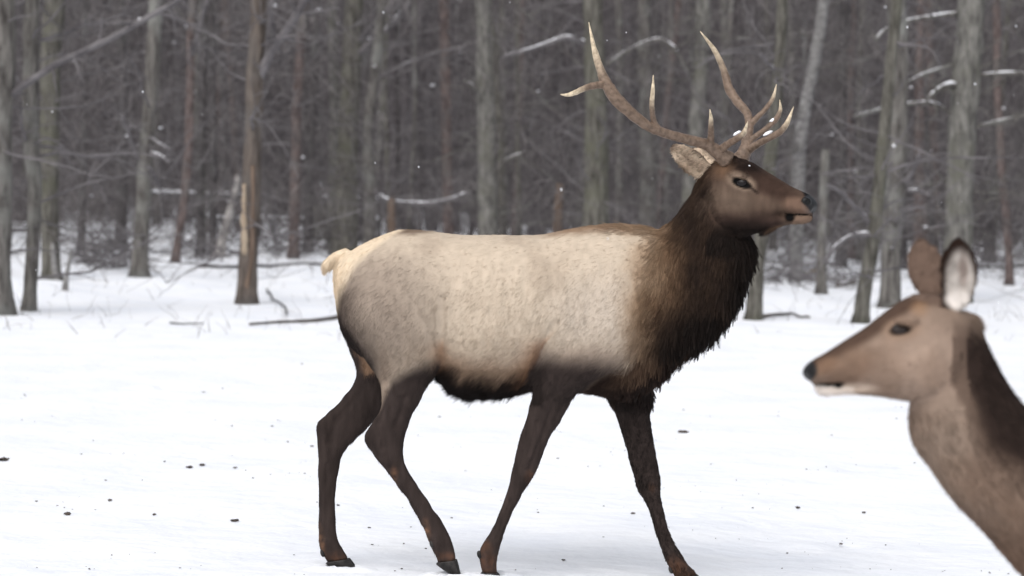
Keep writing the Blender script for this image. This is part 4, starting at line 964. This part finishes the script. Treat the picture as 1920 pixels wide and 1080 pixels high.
    def antler(beams, label, snow):
        mb = MB(); tone = []
        for pts, rr, ivory in beams:
            P = catmull([at_depth(x, y, hy + dy) for x, y, dy in pts], 6); r = catmull(np.array(rr)[:, None], 6)[:, 0]
            g = np.random.default_rng(int(pts[0][0])); 
            V_, F_ = tube(P, np.maximum(r, .0015), 14, True, rough=0.05, rs=g); mb.add(V_, F_)
            t = np.repeat(np.linspace(0, 1, len(P)), 14)
            ft = ss(ivory, min(1, ivory + 0.35), t)[:, None]
            tone.append(srgb(116, 98, 84) * (1 - ft) + srgb(206, 190, 164) * ft)
        an = mb.build('antler', M_ANT, root); an['label'] = label
        a = an.data.color_attributes.new('tone', 'FLOAT_COLOR', 'POINT'); tt = np.vstack(tone)
        a.data.foreach_set('color', np.hstack([tt, np.ones((len(tt), 1))]).astype(np.float32).ravel())
        for x, y, dy, lx, ang in snow:
            c = at_depth(x, y, hy + dy); axx = np.array([math.cos(ang), 0, math.sin(ang)]); ayy = np.array([-math.sin(ang), 0, math.cos(ang)])
            Vb_, Fb_ = blob(c, (lx, .011, .007), np.stack([axx, np.array([0, 1.0, 0]), ayy]), 12, 8)
            Vb_ = Vb_ + rng.normal(scale=0.0012, size=Vb_.shape)
            mesh_obj('snow_patch', Vb_, Fb_, M_SNOW, an)
    n0, f0 = -0.055, 0.055
    antler([([(1364, 300, n0), (1345, 285, n0 - .02), (1322, 270, n0 - .05), (1290, 262, n0 - .10), (1255, 252, n0 - .15), (1222, 240, n0 - .20), (1190, 218, n0 - .24), (1156, 186, n0 - .27), (1136, 156, n0 - .27), (1125, 128, n0 - .25), (1114, 92, n0 - .21), (1104, 42, n0 - .15)],
             [.037, .028, .022, .0195, .0185, .019, .0215, .025, .023, .016, .0105, .0015], .72),
            ([(1137, 158, n0 - .27), (1118, 160, n0 - .29), (1100, 164, n0 - .31), (1080, 173, n0 - .33), (1064, 178, n0 - .34), (1051, 177, n0 - .35)], [.017, .014, .012, .010, .007, .0015], .35),
            ([(1236, 246, n0 - .18), (1226, 228, n0 - .20), (1222, 200, n0 - .23), (1224, 170, n0 - .25), (1225, 141, n0 - .25)], [.016, .012, .010, .008, .0015], .4),
            ([(1331, 276, n0 - .04), (1333, 258, n0 - .07), (1333, 238, n0 - .11), (1333, 222, n0 - .14), (1331, 205, n0 - .16)], [.018, .013, .011, .008, .0015], .5),
            ([(1346, 286, n0 - .02), (1362, 272, n0 - .06), (1380, 261, n0 - .11), (1394, 250, n0 - .15), (1402, 228, n0 - .18)], [.02, .015, .013, .011, .0015], .6)],
           'near antler sweeping back with five pale-tipped tines', [(1382, 250, n0 - .11, .018, .5)])
    antler([([(1388, 300, f0), (1397, 284, f0), (1401, 262, f0 + .03), (1405, 238, f0 + .06), (1401, 213, f0 + .10), (1382, 190, f0 + .15), (1366, 164, f0 + .19), (1357, 132, f0 + .21), (1340, 95, f0 + .21), (1313, 59, f0 + .19)],
             [.036, .027, .021, .018, .017, .019, .018, .014, .010, .0015], .72),
            ([(1400, 284, f0), (1418, 272, f0 - .03), (1440, 260, f0 - .06), (1462, 248, f0 - .09), (1476, 230, f0 - .10), (1488, 200, f0 - .10)], [.019, .015, .013, .013, .010, .0015], .6),
            ([(1401, 268, f0 + .02), (1418, 255, f0 + .02), (1438, 240, f0 + .02), (1455, 224, f0 + .02), (1463, 206, f0 + .02), (1462, 187, f0 + .02)], [.016, .012, .011, .011, .008, .0015], .65),
            ([(1404, 238, f0 + .06), (1418, 222, f0 + .07), (1435, 205, f0 + .08), (1449, 184, f0 + .09), (1456, 158, f0 + .09)], [.015, .012, .010, .008, .0015], .6)],
           'far antler rising straight up with forward tines', [(1440, 250, f0 - .06, .022, .45), (1448, 226, f0 + .02, .012, .7)])
    # snow caught in the coat: crown, nose
    for x, y, r in ((1405, 311, .0035), (1513, 359, .003), (1519, 361, .0025), (1531, 374, .003)):
        st = HF.P(x, y, 0.4); hit = bvh.ray_cast(Vector(st), Vector(ray(x, y)))
        if hit[0] is not None: mesh_obj('snow_patch', *blob(np.array(hit[0]), (r * 1.3, r, r), None, 8, 6), M_SNOW, root)
    return root
build_elk()

# -------------------------------------------------------------------- the doe in front, out of focus
DYAW, DHYAW = R(180 + 6), R(180 - 20)
DF = Frame((1.1, 6.5, 0), R(-6))            # mid-plane; she faces left
dpoll = DF.P(1790, 600, 0); DH = Frame(dpoll, R(-18))
def build_doe():
    rl = np.array([2.2, 6.6, 0]); rl[2] = float(ground_z(rl[0], rl[1]))
    root = empty('doe', rl, 'brown doe with upright ears entering at the right edge, out of focus', 'deer')
    pieces = []
    head = [((1800, 580), (1790, 740), .08), ((1765, 556), (1750, 752), .094), ((1728, 550), (1715, 750), .10), ((1694, 564), (1690, 750), .094), ((1662, 587), (1662, 745), .078),
            ((1628, 612), (1632, 740), .062), ((1590, 636), (1598, 726), .05), ((1556, 658), (1566, 720), .043), ((1533, 671), (1543, 718), .040), ((1518, 682), (1524, 717), .036), ((1508, 695), (1513, 712), .022)]
    pieces.append(loft([(DH.P(*a), DH.P(*b), w) for a, b, w in head], [DH.R] * len(head), 30, 5, 2.3))
    jaw = [((1690, 715), (1700, 752), .06), ((1640, 718), (1642, 742), .046), ((1600, 723), (1602, 739), .036), ((1570, 724), (1570, 740), .030), ((1545, 724), (1545, 742), .028), ((1528, 723), (1528, 735), .018)]
    pieces.append(loft([(DH.P(*a), DH.P(*b), w) for a, b, w in jaw], [DH.R] * len(jaw), 20, 4, 2.2))
    neck = [((1790, 575), (1715, 735), .07), ((1826, 590), (1706, 775), .085), ((1842, 632), (1714, 830), .09), ((1866, 685), (1748, 880), .10), ((1896, 735), (1790, 938), .115), ((1935, 775), (1850, 1000), .13), ((2000, 812), (1930, 1090), .15),
            ((2090, 838), (2030, 1190), .18), ((2220, 850), (2180, 1260), .21), ((2400, 868), (2380, 1290), .23), ((2600, 872), (2600, 1285), .235), ((2780, 862), (2780, 1240), .22), ((2920, 885), (2910, 1190), .17), ((3000, 940), (2990, 1120), .09)]
    pieces.append(loft([(DF.P(*a), DF.P(*b), w) for a, b, w in neck], [DF.R] * len(neck), 30, 5, 2.15))
    for s in (1, -1):
        ax = np.stack([DH.F, DH.R, np.array([0, 0, 1.0])])
        pieces.append(blob(DH.P(1698, 600, s * 0.078), (0.035, 0.016, 0.012), ax))
        pieces.append(blob(DH.P(1735, 690, s * 0.055), (0.06, 0.035, 0.06), ax))
        for (x, tops) in ((2110, 1150), (2800, 1080)):
            gz = None
            p0 = DF.P(x, tops, s * 0.12); gz = float(ground_z(p0[0], p0[1]))
            zs = np.array([p0[2], p0[2] * .6 + gz * .4, gz + 0.42, gz + 0.22, gz + 0.09, gz + 0.0])
            dx = np.array([0, -.02, .0, .0, -.01, -.02]) if x < 2400 else np.array([0, .02, .10, .06, .04, .02])
            pts = np.stack([p0[0] + dx, np.full(6, p0[1]), zs], 1)
            pts = catmull(pts, 3); pieces.append(tube(pts, np.interp(np.linspace(0, 1, len(pts)), [0, .2, .45, .7, .85, 1], [.11, .085, .042, .026, .03, .028]), 14))
    # ears
    b = DH.P(1795, 580, 0.062); tip = DH.P(1797, 447, 0.10); ax = tip - b; axn = ax / np.linalg.norm(ax)
    op = DH.R * 0.9 + np.array([-0.45, 0, 0]); op -= axn * (op @ axn); op /= np.linalg.norm(op)
    pieces.append(ear_shell(b, tip, np.cross(axn, op), op, [(0, .022), (.2, .038), (.45, .050), (.62, .048), (.8, .036), (.92, .02), (1, .006)], 0.42, 0.011))
    b = DH.P(1750, 560, -0.062); tip = DH.P(1722, 448, -0.12); ax = tip - b; axn = ax / np.linalg.norm(ax)
    op = DH.R * 0.85 + np.array([-0.4, 0, 0]); op -= axn * (op @ axn); op /= np.linalg.norm(op)
    pieces.append(ear_shell(b, tip, np.cross(axn, op), op, [(0, .022), (.2, .036), (.45, .045), (.62, .044), (.8, .034), (.92, .018), (1, .006)], 0.42, 0.011))
    V, q = skin_together(pieces, 0.0065)
    u, v = project(V); V = relax(V, q, 0.7 - 0.35 * (v < 760) * (u < 1830), 5)
    nn = normals(V, q)
    for s in (1, -1):
        c = DH.P(1691, 617, s * 0.09); d = np.linalg.norm((V - c) / np.array([.028, .028, .015]), axis=1); V = V - nn * (0.008 * np.clip(1 - d * d, 0, 1))[:, None]
    def colour(P, Nn):
        u, v = project(P); n1 = vnoise(P, 8); n2 = vnoise(P, 30, 7); hl = (P - DH.O) @ DH.R
        u0, v0 = u, v; u = u + n2 * 5 + n1 * 6; v = v + n1 * 6
        c = np.tile(srgb(150, 128, 112), (len(P), 1))
        c = blend(c, srgb(176, 152, 134), ell(u, v, 1745, 680, 70, 60, .6) * 0.8)
        c = blend(c, srgb(160, 140, 124), ell(u, v, 1760, 860, 60, 130, .6, 0.4) * 0.6)
        c = blend(c, srgb(128, 98, 76), ss(-0.1, 0.4, n1) * 0.25)
        # back of the neck
        mn = 1 - poly_below(u + n1 * 25, v + n2 * 18, [(1790, 560), (1815, 640), (1806, 700), (1830, 790), (1870, 850), (1935, 890), (2100, 900), (2900, 900)], 42) 
        mn = mn * (u > 1795)
        m2 = 1 - poly_below(u + n1 * 30 + 26, v + n2 * 20 - 26, [(1790, 560), (1815, 640), (1806, 700), (1830, 790), (1870, 850), (1935, 890), (2100, 900), (2900, 900)], 60)
        c = blend(c, srgb(104, 84, 72), m2 * (u > 1785) * ss(580, 640, v) * 0.8)
        c = blend(c, srgb(62, 48, 43), mn * ss(585, 640, v) * 0.95)
        c = blend(c, srgb(128, 98, 78), ss(900, 1050, v) * 0.6)
        # head
        hd = (u < 1810) & (v < 770)
        fore = 1 - poly_below(u0, v0, [(1510, 700), (1560, 680), (1600, 658), (1650, 625), (1680, 600), (1720, 575), (1780, 570)], 12)
        c = blend(c, srgb(88, 66, 54), fore * hd * 0.9)
        c = blend(c, srgb(138, 110, 90), hd * ell(u, v, 1590, 690, 55, 32, .5, -0.5) * 0.8)
        c = blend(c, srgb(136, 106, 84), hd * ell(u0, v0, 1545, 688, 26, 14, .5, -0.5) * 0.8)
        c = blend(c, srgb(160, 132, 110), hd * ell(u0, v0, 1692, 617, 34, 21, .4, -0.1) * 0.7)
        c = blend(c, srgb(160, 122, 86), hd * ell(u0, v0, 1724, 578, 14, 14, .8) * 0.5)
        c = blend(c, srgb(40, 28, 24), hd * ell(u0, v0, 1688, 619, 21, 9, .25, -0.12))
        c = blend(c, srgb(222, 212, 204), hd * (u0 < 1600) * (v0 > 724))
        c = blend(c, srgb(200, 182, 166), hd * ell(u0, v0, 1600, 728, 40, 9, .5) * 0.6)
        c = blend(c, srgb(26, 20, 20), hd * ell(u0, v0, 1550, 721, 30, 3.2, .4) + hd * ell(u0, v0, 1572, 722, 9, 6, .3))
        c = blend(c, srgb(27, 24, 26), hd * ell(u0, v0, 1515, 696, 17, 20, .2, 0.3))
        # ears
        er = (v0 < 585 - 0.25 * np.abs(u0 - 1800)) & (v0 < 556 + 0.3 * (u0 - 1700)) & (u0 > 1700)
        ne = er & (u0 > 1763 + (v0 - 450) * 0.0) & (hl > 0.0)
        fe = er & ~ne
        c = blend(c, srgb(122, 100, 87), fe * 1.0)
        c = blend(c, srgb(62, 44, 36), ne * 1.0)
        inn = ell(u0, v0, 1800, 530, 27, 58, .25, 0.0) * ((Nn @ np.array([0, -1.0, 0])) > -0.1)
        c = blend(c, srgb(204, 197, 190), ne * inn * (0.85 + 0.4 * n2))
        c = blend(c, srgb(140, 116, 106), ne * ell(u0, v0, 1806, 508, 9, 30, .6) * 0.6)
        c = blend(c, srgb(235, 228, 222), ell(u0, v0, 1796, 562, 22, 16, .4) * (hl > 0) * 0.9)
        g_ = c @ np.array([.3, .55, .15]); c = g_[:, None] + (c - g_[:, None]) * 0.86
        c = c * (np.clip(g_ / 0.42, 0.02, 1) ** 0.22)[:, None] * np.array([0.92, 0.90, 0.875])
        c = c * (1 + 0.12 * vnoise(P, 60, 3) + 0.08 * n1)[:, None]
        return np.clip(c, 0.004, 0.9)
    u, v = project(V); body_mesh('body', V, q, colour(V, nn), M_SKIN, root, ell(u, v, 1515, 696, 17, 20, .2))
    def hm(P):
        u, v = project(P); return u, v, ((u < 1815) & (v < 760)) * 1.0, ((v < 580) & (u > 1700) & (u < 1850)) * 1.0
    def density(P, Nn):
        u, v, h, e = hm(P); d = 1 + 0.6 * h; d = d * np.where(u > 2050, 0.08, 1.0)
        return d * (1 - ell(u, v, 1690, 618, 20, 10, .1)) * (1 - ell(u, v, 1513, 697, 15, 18, .1))
    def length(P, Nn):
        u, v, h, e = hm(P); L = np.where(h > 0, 0.010, 0.020); L = np.where(e > 0, 0.017, L); return L + 0.012 * ((u > 1815) & (Nn[:, 2] > 0.2))
    def flow(P, Nn):
        u, v, h, e = hm(P)
        return np.where(h[:, None] > 0, np.array([1.0, 0, 0.3])[None], np.array([0.75, 0, -0.8])[None]) * (1 - e[:, None]) + e[:, None] * np.array([0, 0, 1.0])
    grow_fur(root, V, q, density, length, flow, lambda P, Nn: np.full(len(P), 0.25), colour, 120000, M_HAIR, 0.0007, 0.35, 14, 9, K=4, lockvar=0.12, vary=lambda P: np.full(len(P), 0.18))
    bvh = BVHTree.FromPolygons(V.tolist(), q.tolist())
    for s in (1, -1):
        o_ = DH.P(1691, 618, 0)
        if s == 1: st, d = DH.P(1691, 618, 0.4), ray(1691, 618)
        else: st, d = o_ - DH.R * 0.4, DH.R
        hit = bvh.ray_cast(Vector(st), Vector(d))
        mesh_obj('eye', *blob(np.array(hit[0]) - DH.R * s * 0.009, (0.021, 0.016, 0.0145), np.stack([DH.F, DH.R, np.array([0, 0, 1.0])]), 20, 14), M_EYE2, root)
    for s in (1, -1):
        for x, tops, ox in ((2110, 1150, -.03), (2800, 1080, .01)):
            p0 = DF.P(x, tops, s * 0.12); gz = float(ground_z(p0[0], p0[1]))
            for t in (1, -1):
                c = np.array([p0[0] + ox - 0.01, p0[1] + t * 0.017, gz + 0.014]); mesh_obj('hoof', *blob(c, (0.042, 0.017, 0.03), None, 12, 8), M_HORN, root)
build_doe()

# ------------------------------------------------------------------ crumbs on the snow, drifting flakes
M_DIRT = noisy_mat('dirt', (0.035, 0.030, 0.028), (0.12, 0.095, 0.08), (60, 60, 60), 0.95, 0.5)
def clod_mesh(c, r, g):
    V, F = blob(c, (r * g.uniform(1.0, 2.0), r * g.uniform(0.7, 1.6), r * g.uniform(0.25, 0.6)), None, 9, 6); return V + g.normal(scale=r * 0.22, size=V.shape), F
CLODS = [('brown dirt clod cut by the left picture edge', 4, 864, 9), ('left clod of the pair lying by the lower left snow', 355, 878, 5), ('right clod of the pair lying by the lower left snow', 379, 874, 6),
         ('small dark clod right of the clod pair', 441, 879, 3.5), ('dark clod low at the far left of the snow', 127, 967, 6), ('dark clod left of the elk hind hooves', 440, 978, 6),
         ('dark crumb above and right of the far left clod', 206, 940, 4), ('dark crumb midway between two lower left clods', 289, 967, 3.5), ('grey clod in the snow right of the elk forelegs', 1281, 812, 7),
         ('dark crumb on the snow below the doe muzzle', 1496, 954, 4), ('dark crumb on the snow left of the doe throat', 1620, 963, 4), ('dark clod low in the snow before the doe neck', 1577, 1022, 5),
         ('crumb between the elk forelegs near the ground', 1057, 1053, 4), ('crumb right of centre between the elk forelegs', 1187, 965, 4)]
g = np.random.default_rng(77)
for lab, x, y, s in CLODS:
    p = on_ground(x, y); r = s * p[1] / FPX * 0.75; p[2] = float(ground_z(p[0], p[1])) + r * 0.25 + 0.004
    o = mesh_obj('dirt_clod', *clod_mesh(p, r, g), M_DIRT, None, p); tag(o, lab, 'clod', 'dirt clods scattered on the snow')
mb = MB()
for i in range(260):
    if i % 3 and i > 20: cx, cy = last[0] + g.normal(scale=45), last[1] + g.normal(scale=4)
    else: cx, cy = g.uniform(0, 1920), 650 + 430 * g.random() ** 0.8
    last = (cx, cy)
    if cy < 640 or cy > 1120: continue
    p = on_ground(cx, cy); r = g.choice([0.5, 0.7, 0.9, 1.5]) * g.uniform(0.7, 1.2) * p[1] / FPX; p[2] = float(ground_z(p[0], p[1])) + 0.004
    mb.add(*clod_mesh(p, r, g))
tag(mb.build('snow_litter', M_DIRT), 'fine dark crumbs scattered over the white snow', 'litter', None, 'stuff')
mb = MB()
for i in range(40):
    y = g.uniform(7, 26); p = at_depth(g.uniform(0, 1920), g.uniform(0, 700), y); r = g.uniform(0.0012, 0.0026)
    mb.add(*blob(p, (r, r, r * 1.5), None, 6, 4))
tag(mb.build('falling_snow', M_SNOW), 'sparse white snowflakes drifting in the air', 'snowflakes', None, 'stuff')

# snow pushed up round the hooves
def mound(c, seed, r=0.075):
    g2 = np.random.default_rng(seed); V = []; F = []; n = 26; prof = [(0.45, -0.006), (0.62, 0.010), (0.85, 0.014), (1.25, 0.004), (2.0, -0.018)]
    for rr_, hh in prof:
        for j in range(n):
            a = 2 * math.pi * j / n; k = 1 + 0.18 * math.sin(3 * a + seed) + 0.1 * g2.normal()
            x, y = c[0] + math.cos(a) * rr_ * r * k * 1.25, c[1] + math.sin(a) * rr_ * r * k
            V.append([x, y, float(ground_z(x, y)) + 0.004 + hh * (0.7 + 0.5 * g2.random())])
    for i in range(len(prof) - 1):
        for j in range(n): F.append([i * n + j, i * n + (j + 1) % n, (i + 1) * n + (j + 1) % n, (i + 1) * n + j])
    o = mesh_obj('snow_mound', V, F, GROUND.data.materials[0], None); o.parent = GROUND; return o
for i, (x, y, l) in enumerate(((640, 1072, -.075), (846, 1078, .08), (925, 1094, .075), (1300, 1097, -.078))):
    p = EF.P(x, y, l); mound(p, i + 3)

mb = MB(); g = np.random.default_rng(91)
for i in range(420):
    cx, cy = g.uniform(-20, 1940), g.choice([g.normal(596, 14), g.uniform(500, 640), g.uniform(480, 560)])
    p = on_ground(cx, max(cy, 470)); p[2] = float(ground_z(p[0], p[1])) - 0.01
    w = wander(g, p, [g.normal(scale=0.5), g.normal(scale=0.3), 1.0], g.uniform(0.05, 0.30), 0, 3, 0.12, 0.2)
    mb.add(*tube(w, np.linspace(g.uniform(0.002, 0.005), 0.001, len(w)), 3, False))
tag(mb.build('dry_stems', BARK['brown']), 'thin dry stems poking through the snow along the wood edge', 'stems', None, 'stuff')
